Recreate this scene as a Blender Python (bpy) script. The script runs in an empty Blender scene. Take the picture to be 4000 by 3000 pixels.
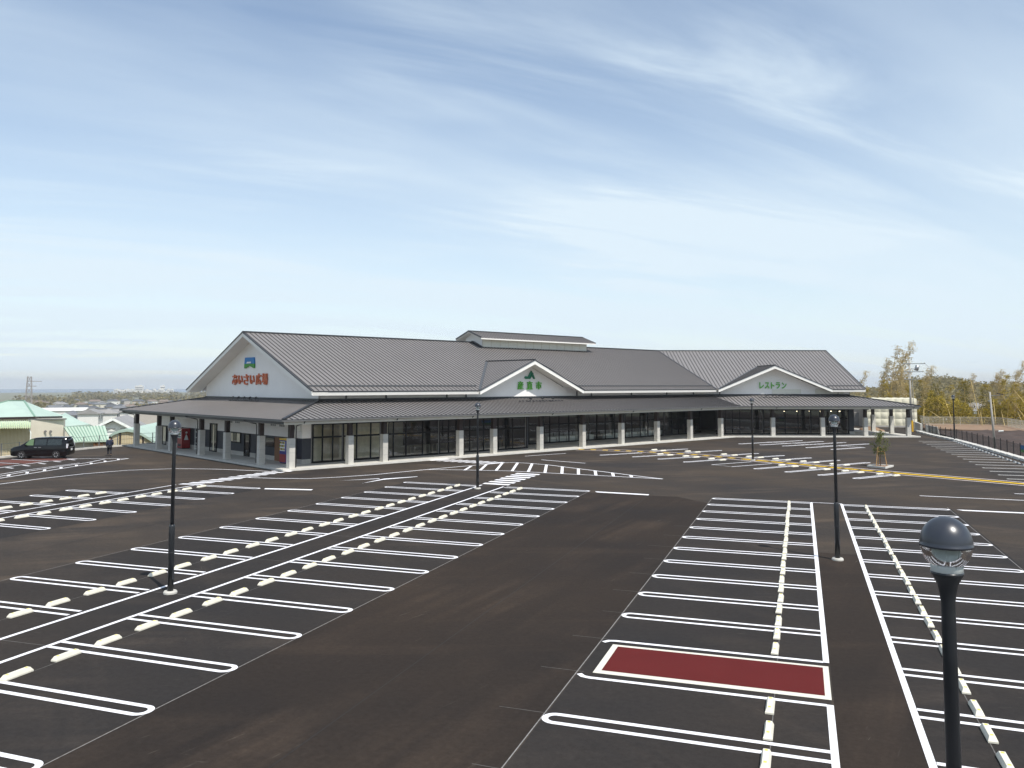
import bpy, math, random
from mathutils import Vector, Matrix
R = math.radians
SC = bpy.context.scene
COL = SC.collection

# ------------------------------------------------------------------ camera
cam_d = bpy.data.cameras.new('camera')
cam = bpy.data.objects.new('camera', cam_d)
COL.objects.link(cam)
cam_d.sensor_fit = 'HORIZONTAL'
cam_d.sensor_width = 36.0
cam_d.lens = 3244.6 / 4000 * 36
cam_d.shift_y = -(1500 - 1288.3) / 4000
cam_d.clip_start = 0.1
cam_d.clip_end = 60000
cam.location = (0, 0, 6.24)
cam.rotation_euler = (R(90 + 3.833), 0, R(19.082))
SC.camera = cam

# ------------------------------------------------------------------ sky and sun
SUN_AZ, SUN_EL = 125.5, 57.2            # azimuth clockwise from +Y
sunv = Vector((math.sin(R(SUN_AZ)) * math.cos(R(SUN_EL)), math.cos(R(SUN_AZ)) * math.cos(R(SUN_EL)), math.sin(R(SUN_EL))))
world = bpy.data.worlds.new('World')
SC.world = world
world.use_nodes = True
wn, wl = world.node_tree.nodes, world.node_tree.links
wn.clear()
w_out = wn.new('ShaderNodeOutputWorld')
w_bg = wn.new('ShaderNodeBackground')
w_sky = wn.new('ShaderNodeTexSky')
w_sky.sky_type = 'NISHITA'
w_sky.sun_disc = False
w_sky.sun_elevation = R(SUN_EL)
w_sky.sun_rotation = R(SUN_AZ)
w_sky.altitude = 30
w_sky.air_density = 1.0
w_sky.dust_density = 0.5
w_sky.ozone_density = 0.1
w_bg.inputs['Strength'].default_value = 0.15
# thin cirrus: a noise field on a flat layer high above the place
w_tc = wn.new('ShaderNodeTexCoord')
w_sep = wn.new('ShaderNodeSeparateXYZ')
wl.new(w_tc.outputs['Generated'], w_sep.inputs[0])


def wmath(op, a, b=None, c=None, clamp=False):
    n = wn.new('ShaderNodeMath')
    n.operation = op
    n.use_clamp = clamp
    for i, v in enumerate((a, b, c)):
        if v is None:
            continue
        if isinstance(v, (int, float)):
            n.inputs[i].default_value = v
        else:
            wl.new(v, n.inputs[i])
    return n.outputs[0]


w_z = wmath('MAXIMUM', w_sep.outputs[2], 0.0)
w_den = wmath('ADD', w_z, 0.12)
w_px = wmath('DIVIDE', w_sep.outputs[0], w_den)
w_py = wmath('DIVIDE', w_sep.outputs[1], w_den)
w_com = wn.new('ShaderNodeCombineXYZ')
wl.new(w_px, w_com.inputs[0])
wl.new(w_py, w_com.inputs[1])


def wnoise(rot, scale, sc, detail, rough, dist, off):
    m0 = wn.new('ShaderNodeMapping')
    m0.inputs['Rotation'].default_value = (0, 0, R(rot))
    wl.new(w_com.outputs[0], m0.inputs[0])
    m = wn.new('ShaderNodeMapping')
    m.inputs['Scale'].default_value = scale
    m.inputs['Location'].default_value = off
    wl.new(m0.outputs[0], m.inputs[0])
    n = wn.new('ShaderNodeTexNoise')
    n.inputs['Scale'].default_value = sc
    n.inputs['Detail'].default_value = detail
    n.inputs['Roughness'].default_value = rough
    n.inputs['Distortion'].default_value = dist
    wl.new(m.outputs[0], n.inputs['Vector'])
    return n.outputs['Fac']


def wramp(x, a, b):
    n = wn.new('ShaderNodeMapRange')
    n.interpolation_type = 'SMOOTHSTEP'
    n.inputs['From Min'].default_value = a
    n.inputs['From Max'].default_value = b
    wl.new(x, n.inputs['Value'])
    return n.outputs[0]


cl_big = wramp(wnoise(-20, (0.8, 1.2, 1), 0.75, 3, 0.5, 0.4, (1.3, 0.6, 0)), 0.36, 0.62)
cl_fine = wramp(wnoise(-42, (0.34, 1.5, 1), 1.5, 10, 0.58, 0.5, (2.4, 5.9, 0)), 0.42, 0.74)
cl_veil = wramp(wnoise(-55, (0.30, 1.2, 1), 1.1, 7, 0.52, 0.4, (7.7, 2.3, 0)), 0.36, 0.70)
cl = wmath('MULTIPLY', cl_big, cl_fine)
cl = wmath('MULTIPLY_ADD', cl, 0.75, wmath('MULTIPLY_ADD', cl_veil, 0.36, 0.09), clamp=True)
# the layer thickens optically towards the horizon
w_low = wramp(w_z, 0.44, 0.0)
cl = wmath('ADD', cl, wmath('MULTIPLY', w_low, 0.60), clamp=True)
cl = wmath('MINIMUM', cl, 0.93)
w_mix = wn.new('ShaderNodeMix')
w_mix.data_type = 'RGBA'
w_mix.inputs[7].default_value = (4.95, 5.75, 6.35, 1)
wl.new(cl, w_mix.inputs[0])
wl.new(w_sky.outputs[0], w_mix.inputs[6])
wl.new(w_mix.outputs[2], w_bg.inputs['Color'])
wl.new(w_bg.outputs[0], w_out.inputs['Surface'])

sun_d = bpy.data.lights.new('sun', 'SUN')
sun_d.energy = 4.5
sun_d.angle = R(0.55)
sun_d.color = (1.0, 0.955, 0.89)
sun = bpy.data.objects.new('sun', sun_d)
sun.rotation_euler = sunv.to_track_quat('Z', 'Y').to_euler()
sun.location = (40, -40, 80)
COL.objects.link(sun)

SC.view_settings.view_transform = 'Standard'
SC.view_settings.look = 'None'
SC.view_settings.exposure = 0.08
SC.view_settings.gamma = 1.0
SC.view_settings.use_curve_mapping = False
SC.cycles.use_denoising = True
SC.cycles.max_bounces = 8
SC.cycles.transparent_max_bounces = 16
SC.cycles.volume_bounces = 0

# ------------------------------------------------------------------ helpers
ORD = ['first', 'second', 'third', 'fourth', 'fifth', 'sixth', 'seventh', 'eighth', 'ninth', 'tenth', 'eleventh', 'twelfth', 'thirteenth', 'fourteenth', 'fifteenth', 'sixteenth', 'seventeenth', 'eighteenth', 'nineteenth', 'twentieth', 'twenty-first', 'twenty-second', 'twenty-third', 'twenty-fourth', 'twenty-fifth', 'twenty-sixth', 'twenty-seventh', 'twenty-eighth', 'twenty-ninth', 'thirtieth', 'thirty-first', 'thirty-second', 'thirty-third', 'thirty-fourth']
Z = Vector((0, 0, 1))


def V(*a):
    return Vector(a)


class MB:
    """collects shapes and links them as ONE mesh object"""

    def __init__(self):
        self.v, self.f = [], []

    def add(self, vs, fs):
        n = len(self.v)
        self.v += [tuple(p) for p in vs]
        self.f += [tuple(i + n for i in f) for f in fs]
        return self

    def box(self, c, s, rot=0.0):
        cx, cy, cz = c
        hx, hy, hz = s[0] / 2, s[1] / 2, s[2] / 2
        ca, sa = math.cos(rot), math.sin(rot)
        vs = []
        for dz in (-hz, hz):
            for dx, dy in ((-hx, -hy), (hx, -hy), (hx, hy), (-hx, hy)):
                vs.append((cx + dx * ca - dy * sa, cy + dx * sa + dy * ca, cz + dz))
        return self.add(vs, [(3, 2, 1, 0), (4, 5, 6, 7), (0, 1, 5, 4), (1, 2, 6, 5), (2, 3, 7, 6), (3, 0, 4, 7)])

    def bar(self, p, q, w, h, up=None):
        p, q = Vector(p), Vector(q)
        d = (q - p).normalized()
        up = Vector(up) if up else Z
        if abs(d.dot(up)) > 0.98:
            up = Vector((1, 0, 0))
        sd = d.cross(up).normalized()
        un = sd.cross(d).normalized()
        vs = []
        for e in (p, q):
            for a, b in ((-1, -1), (1, -1), (1, 1), (-1, 1)):
                vs.append(e + sd * (a * w / 2) + un * (b * h / 2))
        return self.add(vs, [(0, 1, 2, 3), (7, 6, 5, 4), (0, 4, 5, 1), (1, 5, 6, 2), (2, 6, 7, 3), (3, 7, 4, 0)])

    def slab(self, poly, d):
        poly = [Vector(p) for p in poly]
        d = Vector(d)
        n = len(poly)
        vs = poly + [p + d for p in poly]
        fs = [tuple(range(n)), tuple(range(2 * n - 1, n - 1, -1))]
        fs += [(i, n + i, n + (i + 1) % n, (i + 1) % n) for i in range(n)]
        return self.add(vs, fs)

    def poly(self, pts):
        return self.add(pts, [tuple(range(len(pts)))])

    def cyl(self, p, q, r0, r1=None, n=12, caps=True):
        r1 = r0 if r1 is None else r1
        p, q = Vector(p), Vector(q)
        d = (q - p).normalized()
        a = d.cross(Vector((1, 0, 0)) if abs(d.x) < 0.9 else Vector((0, 1, 0))).normalized()
        b = d.cross(a)
        vs = []
        for e, r in ((p, r0), (q, r1)):
            for i in range(n):
                t = 2 * math.pi * i / n
                vs.append(e + (a * math.cos(t) + b * math.sin(t)) * r)
        fs = [(i, (i + 1) % n, n + (i + 1) % n, n + i) for i in range(n)]
        if caps:
            fs += [tuple(range(n - 1, -1, -1)), tuple(range(n, 2 * n))]
        return self.add(vs, fs)

    def tube(self, path, r, n=6):
        path = [Vector(p) for p in path]
        rs = r if isinstance(r, (list, tuple)) else [r] * len(path)
        vs, fs = [], []
        a = None
        for k, p in enumerate(path):
            d = (path[min(k + 1, len(path) - 1)] - path[max(k - 1, 0)]).normalized()
            if a is None:
                a = d.cross(Vector((1, 0, 0)) if abs(d.x) < 0.9 else Vector((0, 1, 0))).normalized()
            a = (a - d * a.dot(d)).normalized()
            b = d.cross(a)
            for i in range(n):
                t = 2 * math.pi * i / n
                vs.append(p + (a * math.cos(t) + b * math.sin(t)) * rs[k])
        for k in range(len(path) - 1):
            for i in range(n):
                fs.append((k * n + i, k * n + (i + 1) % n, (k + 1) * n + (i + 1) % n, (k + 1) * n + i))
        fs += [tuple(range(n - 1, -1, -1)), tuple(range((len(path) - 1) * n, len(path) * n))]
        return self.add(vs, fs)

    def lathe(self, prof, c=(0, 0, 0), n=24, caps=True):
        c = Vector(c)
        vs, fs = [], []
        for r, z in prof:
            for i in range(n):
                t = 2 * math.pi * i / n
                vs.append(c + Vector((r * math.cos(t), r * math.sin(t), z)))
        for k in range(len(prof) - 1):
            for i in range(n):
                fs.append((k * n + i, k * n + (i + 1) % n, (k + 1) * n + (i + 1) % n, (k + 1) * n + i))
        if caps:
            fs += [tuple(range(n - 1, -1, -1)), tuple(range((len(prof) - 1) * n, len(prof) * n))]
        return self.add(vs, fs)

    def strip(self, pts, w, z=0.0):
        """flat painted strip along a 2D polyline"""
        n = len(pts)
        vs = []
        for i in range(n):
            p = Vector(pts[i]).to_2d()
            a = Vector(pts[max(i - 1, 0)]).to_2d()
            b = Vector(pts[min(i + 1, n - 1)]).to_2d()
            t = (b - a).normalized()
            nn = Vector((-t.y, t.x))
            vs.append((p.x + nn.x * w / 2, p.y + nn.y * w / 2, z))
            vs.append((p.x - nn.x * w / 2, p.y - nn.y * w / 2, z))
        return self.add(vs, [(2 * i, 2 * i + 1, 2 * i + 3, 2 * i + 2) for i in range(n - 1)])

    def mesh(self, name, smooth=False):
        me = bpy.data.meshes.new(name)
        me.from_pydata(self.v, [], self.f)
        if smooth:
            me.polygons.foreach_set('use_smooth', [True] * len(me.polygons))
        me.update()
        return me

    def build(self, name, mat, parent=None, smooth=False):
        me = self.mesh(name, smooth)
        me.materials.append(M[mat])
        o = bpy.data.objects.new(name, me)
        COL.objects.link(o)
        o.parent = parent
        return o


def tag(o, label=None, cat=None, group=None, kind=None):
    if label:
        o['label'] = label
    if cat:
        o['category'] = cat
    if group:
        o['group'] = group
    if kind:
        o['kind'] = kind
    return o


def empty(name, loc, rz=0.0, label=None, cat=None, group=None, kind=None):
    o = bpy.data.objects.new(name, None)
    o.empty_display_size = 0.3
    o.location = loc
    o.rotation_euler = (0, 0, rz)
    COL.objects.link(o)
    return tag(o, label, cat, group, kind)


def kids(o):
    return [c for c in COL.objects if c.parent == o]


def copy_tree(o, parent=None, table=None):
    c = o.copy()
    COL.objects.link(c)
    c.parent = parent
    for ch in list(o.children):
        copy_tree(ch, c)
    return c


def smoothstep(a, b, x):
    t = min(max((x - a) / (b - a), 0), 1)
    return t * t * (3 - 2 * t)


# ------------------------------------------------------------------ materials
M = {}


def mat(name, col, rough=0.6, metal=0.0, var=0.12, scale=3.0, bump=0.0, bscale=60.0, spec=0.5, col2=None, stretch=None):
    m = bpy.data.materials.new(name)
    m.use_nodes = True
    nt = m.node_tree
    n, l = nt.nodes, nt.links
    b = n['Principled BSDF']
    b.inputs['Roughness'].default_value = rough
    b.inputs['Metallic'].default_value = metal
    b.inputs['Specular IOR Level'].default_value = spec
    tc = n.new('ShaderNodeTexCoord')
    mp = n.new('ShaderNodeMapping')
    if stretch:
        mp.inputs['Scale'].default_value = stretch
    l.new(tc.outputs['Object'], mp.inputs[0])
    no = n.new('ShaderNodeTexNoise')
    no.inputs['Scale'].default_value = scale
    no.inputs['Detail'].default_value = 6
    no.inputs['Roughness'].default_value = 0.6
    l.new(mp.outputs[0], no.inputs['Vector'])
    rp = n.new('ShaderNodeValToRGB')
    c2 = col2 or tuple(min(1, c * (1 + var)) for c in col)
    c1 = col if col2 else tuple(c * (1 - var) for c in col)
    rp.color_ramp.elements[0].position = 0.3
    rp.color_ramp.elements[1].position = 0.7
    rp.color_ramp.elements[0].color = (*c1, 1)
    rp.color_ramp.elements[1].color = (*c2, 1)
    l.new(no.outputs['Fac'], rp.inputs['Fac'])
    l.new(rp.outputs['Color'], b.inputs['Base Color'])
    if bump:
        nb = n.new('ShaderNodeTexNoise')
        nb.inputs['Scale'].default_value = bscale
        nb.inputs['Detail'].default_value = 4
        l.new(tc.outputs['Object'], nb.inputs['Vector'])
        bp = n.new('ShaderNodeBump')
        bp.inputs['Strength'].default_value = bump
        bp.inputs['Distance'].default_value = 0.02
        l.new(nb.outputs['Fac'], bp.inputs['Height'])
        l.new(bp.outputs['Normal'], b.inputs['Normal'])
    M[name] = m
    return m


def glassmat(name, tint, refl=0.06, rough=0.01):
    m = bpy.data.materials.new(name)
    m.use_nodes = True
    n, l = m.node_tree.nodes, m.node_tree.links
    n.clear()
    o = n.new('ShaderNodeOutputMaterial')
    t = n.new('ShaderNodeBsdfTransparent')
    t.inputs['Color'].default_value = (*tint, 1)
    g = n.new('ShaderNodeBsdfGlossy')
    g.inputs['Roughness'].default_value = rough
    g.inputs['Color'].default_value = (0.95, 0.97, 1, 1)
    fr = n.new('ShaderNodeFresnel')
    fr.inputs['IOR'].default_value = 1.5
    ad = n.new('ShaderNodeMath')
    ad.inputs[1].default_value = refl
    l.new(fr.outputs[0], ad.inputs[0])
    mx = n.new('ShaderNodeMixShader')
    l.new(ad.outputs[0], mx.inputs[0])
    l.new(t.outputs[0], mx.inputs[1])
    l.new(g.outputs[0], mx.inputs[2])
    l.new(mx.outputs[0], o.inputs[0])
    M[name] = m


def emitmat(name, col, s):
    m = bpy.data.materials.new(name)
    m.use_nodes = True
    b = m.node_tree.nodes['Principled BSDF']
    b.inputs['Base Color'].default_value = (*col, 1)
    b.inputs['Emission Color'].default_value = (*col, 1)
    b.inputs['Emission Strength'].default_value = s
    M[name] = m


def asphalt(name, dark, brown, streak_rot, amount):
    """new asphalt: fine aggregate, large soft stains and dusty streaks left by tyres"""
    m = bpy.data.materials.new(name)
    m.use_nodes = True
    n, l = m.node_tree.nodes, m.node_tree.links
    b = n['Principled BSDF']
    tc = n.new('ShaderNodeTexCoord')

    def noise(scale, detail, rot=0, sc=(1, 1, 1), dist=0.0, rough=0.55):
        m0 = n.new('ShaderNodeMapping')
        m0.inputs['Rotation'].default_value = (0, 0, R(rot))
        l.new(tc.outputs['Object'], m0.inputs[0])
        mp = n.new('ShaderNodeMapping')
        mp.inputs['Scale'].default_value = sc
        l.new(m0.outputs[0], mp.inputs[0])
        no = n.new('ShaderNodeTexNoise')
        no.inputs['Scale'].default_value = scale
        no.inputs['Detail'].default_value = detail
        no.inputs['Roughness'].default_value = rough
        no.inputs['Distortion'].default_value = dist
        l.new(mp.outputs[0], no.inputs['Vector'])
        return no.outputs['Fac']

    def rng(x, a, b_, lo=0.0, hi=1.0):
        r = n.new('ShaderNodeMapRange')
        r.inputs['From Min'].default_value = a
        r.inputs['From Max'].default_value = b_
        r.inputs['To Min'].default_value = lo
        r.inputs['To Max'].default_value = hi
        l.new(x, r.inputs['Value'])
        return r.outputs[0]

    def mixc(f, a, b_):
        x = n.new('ShaderNodeMix')
        x.data_type = 'RGBA'
        if isinstance(f, float):
            x.inputs[0].default_value = f
        else:
            l.new(f, x.inputs[0])
        for i, c in ((6, a), (7, b_)):
            if isinstance(c, tuple):
                x.inputs[i].default_value = (*c, 1)
            else:
                l.new(c, x.inputs[i])
        return x.outputs[2]

    big = rng(noise(0.11, 5), 0.35, 0.68)
    st = rng(noise(0.5, 7, streak_rot, (0.09, 1.5, 1), 0.25, 0.62), 0.43, 0.68)
    st2 = rng(noise(0.55, 7, streak_rot + 62, (0.10, 1.4, 1), 0.25, 0.6), 0.56, 0.80)
    patch = rng(noise(0.22, 4, 30), 0.45, 0.7)
    c = mixc(big, dark, brown)
    dust = tuple(x * k for x, k in zip(brown, (2.25, 2.1, 1.9)))
    fa = n.new('ShaderNodeMath')
    fa.operation = 'MULTIPLY'
    l.new(st, fa.inputs[0])
    l.new(patch, fa.inputs[1])
    fb = n.new('ShaderNodeMath')
    fb.operation = 'MULTIPLY'
    fb.inputs[1].default_value = amount
    l.new(fa.outputs[0], fb.inputs[0])
    c = mixc(fb.outputs[0], c, dust)
    fc = n.new('ShaderNodeMath')
    fc.operation = 'MULTIPLY'
    fc.inputs[1].default_value = amount * 0.45
    l.new(st2, fc.inputs[0])
    c = mixc(fc.outputs[0], c, dust)
    # short pale scuffs, each a fraction of a metre long, in two directions
    for rot_, thr in ((streak_rot + 8, 0.665), (streak_rot + 71, 0.69)):
        sf = rng(noise(2.2, 4, rot_, (0.35, 4.5, 1), 0.3, 0.6), thr, thr + 0.05)
        ga = n.new('ShaderNodeMath')
        ga.operation = 'MULTIPLY'
        l.new(sf, ga.inputs[0])
        l.new(rng(noise(0.35, 3, 15), 0.42, 0.62, 0.0, 0.38), ga.inputs[1])
        c = mixc(ga.outputs[0], c, (0.15, 0.13, 0.105))
    grain = rng(noise(7.0, 12, 0, (1, 1, 1), 0, 0.86), 0.28, 0.72, 0.62, 1.38)
    mul = n.new('ShaderNodeVectorMath')
    mul.operation = 'SCALE'
    l.new(c, mul.inputs[0])
    l.new(grain, mul.inputs['Scale'])
    l.new(mul.outputs[0], b.inputs['Base Color'])
    l.new(rng(big, 0, 1, 0.78, 0.92), b.inputs['Roughness'])
    b.inputs['Specular IOR Level'].default_value = 0.07
    bp = n.new('ShaderNodeBump')
    bp.inputs['Strength'].default_value = 0.35
    bp.inputs['Distance'].default_value = 0.01
    l.new(noise(120.0, 2), bp.inputs['Height'])
    l.new(bp.outputs['Normal'], b.inputs['Normal'])
    M[name] = m


asphalt('asphalt', (0.036, 0.0315, 0.029), (0.062, 0.049, 0.038), -35, 0.65)
asphalt('asphalt_lane', (0.024, 0.0195, 0.017), (0.037, 0.028, 0.022), -82, 0.6)
asphalt('asphalt_bay', (0.0265, 0.0245, 0.0240), (0.038, 0.032, 0.028), -20, 0.55)


def paintmat(name, col):
    """road paint: slightly worn, edges of grain where the stones show through"""
    mat(name, col, 0.7, var=0.05, scale=1.2, bump=0.15, bscale=90, spec=0.05)
    m = M[name]
    n, l = m.node_tree.nodes, m.node_tree.links
    b = n['Principled BSDF']
    src = b.inputs['Base Color'].links[0].from_socket
    tc = n.new('ShaderNodeTexCoord')
    no = n.new('ShaderNodeTexNoise')
    no.inputs['Scale'].default_value = 14
    no.inputs['Detail'].default_value = 8
    no.inputs['Roughness'].default_value = 0.75
    l.new(tc.outputs['Object'], no.inputs['Vector'])
    mr = n.new('ShaderNodeMapRange')
    mr.inputs['From Min'].default_value = 0.61
    mr.inputs['From Max'].default_value = 0.72
    mr.inputs['To Max'].default_value = 0.55
    l.new(no.outputs['Fac'], mr.inputs['Value'])
    mx = n.new('ShaderNodeMix')
    mx.data_type = 'RGBA'
    mx.inputs[7].default_value = (0.09, 0.085, 0.08, 1)
    l.new(mr.outputs[0], mx.inputs[0])
    l.new(src, mx.inputs[6])
    l.new(mx.outputs[2], b.inputs['Base Color'])


paintmat('line_white', (0.80, 0.79, 0.81))
paintmat('line_cream', (0.66, 0.63, 0.54))
paintmat('line_grey', (0.47, 0.455, 0.43))
paintmat('line_pink', (0.55, 0.47, 0.44))
paintmat('line_yellow', (0.72, 0.47, 0.03))
paintmat('line_red', (0.105, 0.016, 0.015))
paintmat('line_redbrown', (0.13, 0.055, 0.045))
mat('joint_dark', (0.016, 0.014, 0.013), 0.95, var=0.4, scale=5)
mat('chalk', (0.22, 0.21, 0.20), 0.9, var=0.35, scale=9)
mat('chalk_faint', (0.115, 0.108, 0.10), 0.9, var=0.35, scale=9)
mat('stop_cream', (0.70, 0.66, 0.55), 0.6, var=0.06, scale=6, bump=0.1)
mat('reflector_yellow', (0.75, 0.62, 0.06), 0.3)
mat('pocket_shade', (0.10, 0.09, 0.075), 0.9)
mat('pole_dark', (0.020, 0.022, 0.025), 0.32, 0.0, var=0.15, scale=4)
mat('cap_dark', (0.030, 0.034, 0.044), 0.30, 0.0, var=0.08, scale=4, spec=0.6)
mat('pole_section', (0.025, 0.026, 0.028), 0.45)
mat('concrete', (0.43, 0.41, 0.37), 0.85, var=0.12, scale=2.5, bump=0.25, bscale=40)
mat('concrete_pale', (0.52, 0.50, 0.45), 0.85, var=0.10, scale=1.6, bump=0.2, bscale=30)
mat('concrete_grey', (0.30, 0.31, 0.31), 0.85, var=0.10, scale=1.6, bump=0.2, bscale=30)
mat('kerb', (0.60, 0.58, 0.53), 0.85, var=0.08, scale=2, bump=0.2, bscale=30)
mat('lens_pale', (0.62, 0.66, 0.64), 0.25, 0.0)
mat('reflector_silver', (0.75, 0.76, 0.74), 0.25, 0.7)
mat('roof', (0.205, 0.190, 0.182), 0.5, 0.05, var=0.05, scale=0.4)
mat('seam', (0.072, 0.068, 0.068), 0.5, 0.1, var=0.05)  # darker than the sheets: the ribs' shadow side is put into this colour
mat('roof_trim', (0.028, 0.031, 0.036), 0.45, 0.1, var=0.06)
mat('eave_grey', (0.60, 0.585, 0.55), 0.7, var=0.04)
mat('gutter_grey', (0.13, 0.13, 0.128), 0.5, 0.1)
mat('flashing', (0.10, 0.105, 0.11), 0.4, 0.3, var=0.06)
mat('wall_white', (0.85, 0.83, 0.80), 0.8, var=0.025, scale=0.8, bump=0.08, bscale=80)
mat('fascia_white', (0.82, 0.80, 0.75), 0.65, var=0.03, scale=1)
mat('fascia_cream', (0.60, 0.56, 0.47), 0.7, var=0.05, scale=1)
mat('soffit', (0.78, 0.75, 0.69), 0.85, var=0.04, scale=1)
mat('panel_cream', (0.70, 0.69, 0.60), 0.6, var=0.02)
mat('siding_navy', (0.030, 0.033, 0.042), 0.6, var=0.15, scale=2, bump=0.1)
mat('timber_dark', (0.028, 0.016, 0.013), 0.6, var=0.2, scale=3, stretch=(6, 6, 0.6))
mat('timber_brown', (0.19, 0.085, 0.032), 0.6, var=0.2, scale=3, stretch=(6, 6, 0.6))
mat('frame_dark', (0.008, 0.007, 0.007), 0.5, 0.0, spec=0.2)
mat('frame_steel', (0.22, 0.21, 0.20), 0.45, 0.5)
glassmat('glass', (0.86, 0.89, 0.87), 0.055)
glassmat('glass_lamp', (0.80, 0.82, 0.81), 0.0, 0.12)
mat('glass_dark', (0.012, 0.014, 0.016), 0.05, spec=0.7)
mat('interior_wall', (0.42, 0.38, 0.30), 0.85)
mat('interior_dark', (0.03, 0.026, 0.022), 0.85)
mat('interior_cream', (0.80, 0.72, 0.54), 0.85)
mat('case_white', (0.78, 0.80, 0.76), 0.5)
mat('steel', (0.35, 0.36, 0.36), 0.4, 0.7)
mat('orange', (0.55, 0.115, 0.035), 0.5)
mat('leaf_green', (0.10, 0.42, 0.035), 0.5)
mat('logo_green', (0.0, 0.17, 0.085), 0.5)
mat('emblem_blue', (0.01, 0.19, 0.50), 0.5)
mat('emblem_green', (0.03, 0.27, 0.02), 0.5)
mat('sign_white', (0.82, 0.82, 0.80), 0.5)
mat('vend_red', (0.30, 0.012, 0.015), 0.35)
mat('vend_blue', (0.012, 0.02, 0.22), 0.35)
mat('vend_yellow', (0.75, 0.48, 0.03), 0.4)
mat('plastic_black', (0.012, 0.012, 0.013), 0.5)
mat('bark', (0.16, 0.11, 0.07), 0.9, var=0.25, scale=8, bump=0.3)
mat('stake', (0.45, 0.27, 0.11), 0.8, var=0.2, scale=5)
mat('soil', (0.055, 0.033, 0.024), 0.95, var=0.35, scale=0.6, bump=0.6, bscale=6)
mat('soil_pale', (0.24, 0.155, 0.095), 0.95, var=0.2, scale=1.0, bump=0.3, bscale=8)
mat('ground', (0.20, 0.19, 0.14), 0.95, col2=(0.13, 0.145, 0.075), scale=0.03)
mat('hill', (0.17, 0.15, 0.065), 0.95, col2=(0.26, 0.21, 0.10), scale=0.035, bump=0.8, bscale=0.3)
mat('sea', (0.05, 0.11, 0.19), 0.25)
mat('paddy', (0.24, 0.22, 0.15), 0.9, var=0.2, scale=0.01)
mat('wire', (0.03, 0.03, 0.03), 0.6)
mat('wire_sunlit', (0.36, 0.27, 0.10), 0.6)  # paler copy of the cable colour with the sunlight painted in
mat('fence_black', (0.012, 0.010, 0.010), 0.5)
mat('fence_grey', (0.20, 0.21, 0.21), 0.5, 0.4)
mat('fence_beige', (0.48, 0.45, 0.36), 0.6)
mat('utility_pole', (0.36, 0.34, 0.30), 0.85, var=0.12, scale=3)
mat('band_yellow', (0.62, 0.36, 0.02), 0.6)
mat('tank_cream', (0.72, 0.68, 0.52), 0.55, var=0.05)
mat('car_black', (0.004, 0.004, 0.005), 0.12, 0.0, spec=0.4)
mat('car_white', (0.75, 0.75, 0.76), 0.25)
mat('car_grey', (0.10, 0.105, 0.12), 0.25, 0.3)
mat('tyre', (0.014, 0.014, 0.014), 0.85)
mat('rim', (0.55, 0.55, 0.56), 0.3, 0.8)
mat('tail_red', (0.32, 0.02, 0.02), 0.25)
mat('lamp_clear', (0.6, 0.6, 0.62), 0.15)
mat('plate', (0.78, 0.78, 0.76), 0.5)
mat('car_glass', (0.02, 0.026, 0.022), 0.05, spec=0.8)
mat('car_glass_green', (0.10, 0.16, 0.07), 0.08, spec=0.8)
mat('skin', (0.42, 0.25, 0.17), 0.6)
mat('hair_black', (0.01, 0.009, 0.009), 0.6)
mat('jacket_navy', (0.016, 0.022, 0.045), 0.8)
mat('trousers_black', (0.012, 0.012, 0.015), 0.8)
mat('shoe_black', (0.01, 0.01, 0.01), 0.5)
mat('green_roof', (0.42, 0.53, 0.45), 0.55, var=0.06, scale=0.5)
mat('green_roof_pale', (0.42, 0.53, 0.42), 0.55, var=0.06, scale=0.5)
mat('green_seam', (0.19, 0.32, 0.24), 0.6)
mat('wall_beige', (0.68, 0.62, 0.50), 0.8, var=0.05, scale=0.7)
mat('wall_sand', (0.52, 0.42, 0.24), 0.8, var=0.06, scale=0.7)
mat('awning_pale', (0.55, 0.62, 0.45), 0.6)
mat('pylon', (0.30, 0.27, 0.25), 0.6, 0.3)
for i, (a, b) in enumerate(((0.17, 0.165), (0.26, 0.13), (0.11, 0.115), (0.22, 0.20))):
    mat('tile_%d' % i, [(0.16, 0.165, 0.175), (0.20, 0.15, 0.12), (0.09, 0.095, 0.105), (0.27, 0.26, 0.25)][i], 0.6, var=0.12, scale=0.6)
for i, c in enumerate(((0.62, 0.58, 0.48), (0.68, 0.67, 0.63), (0.50, 0.42, 0.32), (0.42, 0.38, 0.34))):
    mat('house_wall_%d' % i, c, 0.8, var=0.06, scale=0.4)
mat('window_dark', (0.035, 0.04, 0.05), 0.15)


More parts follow.
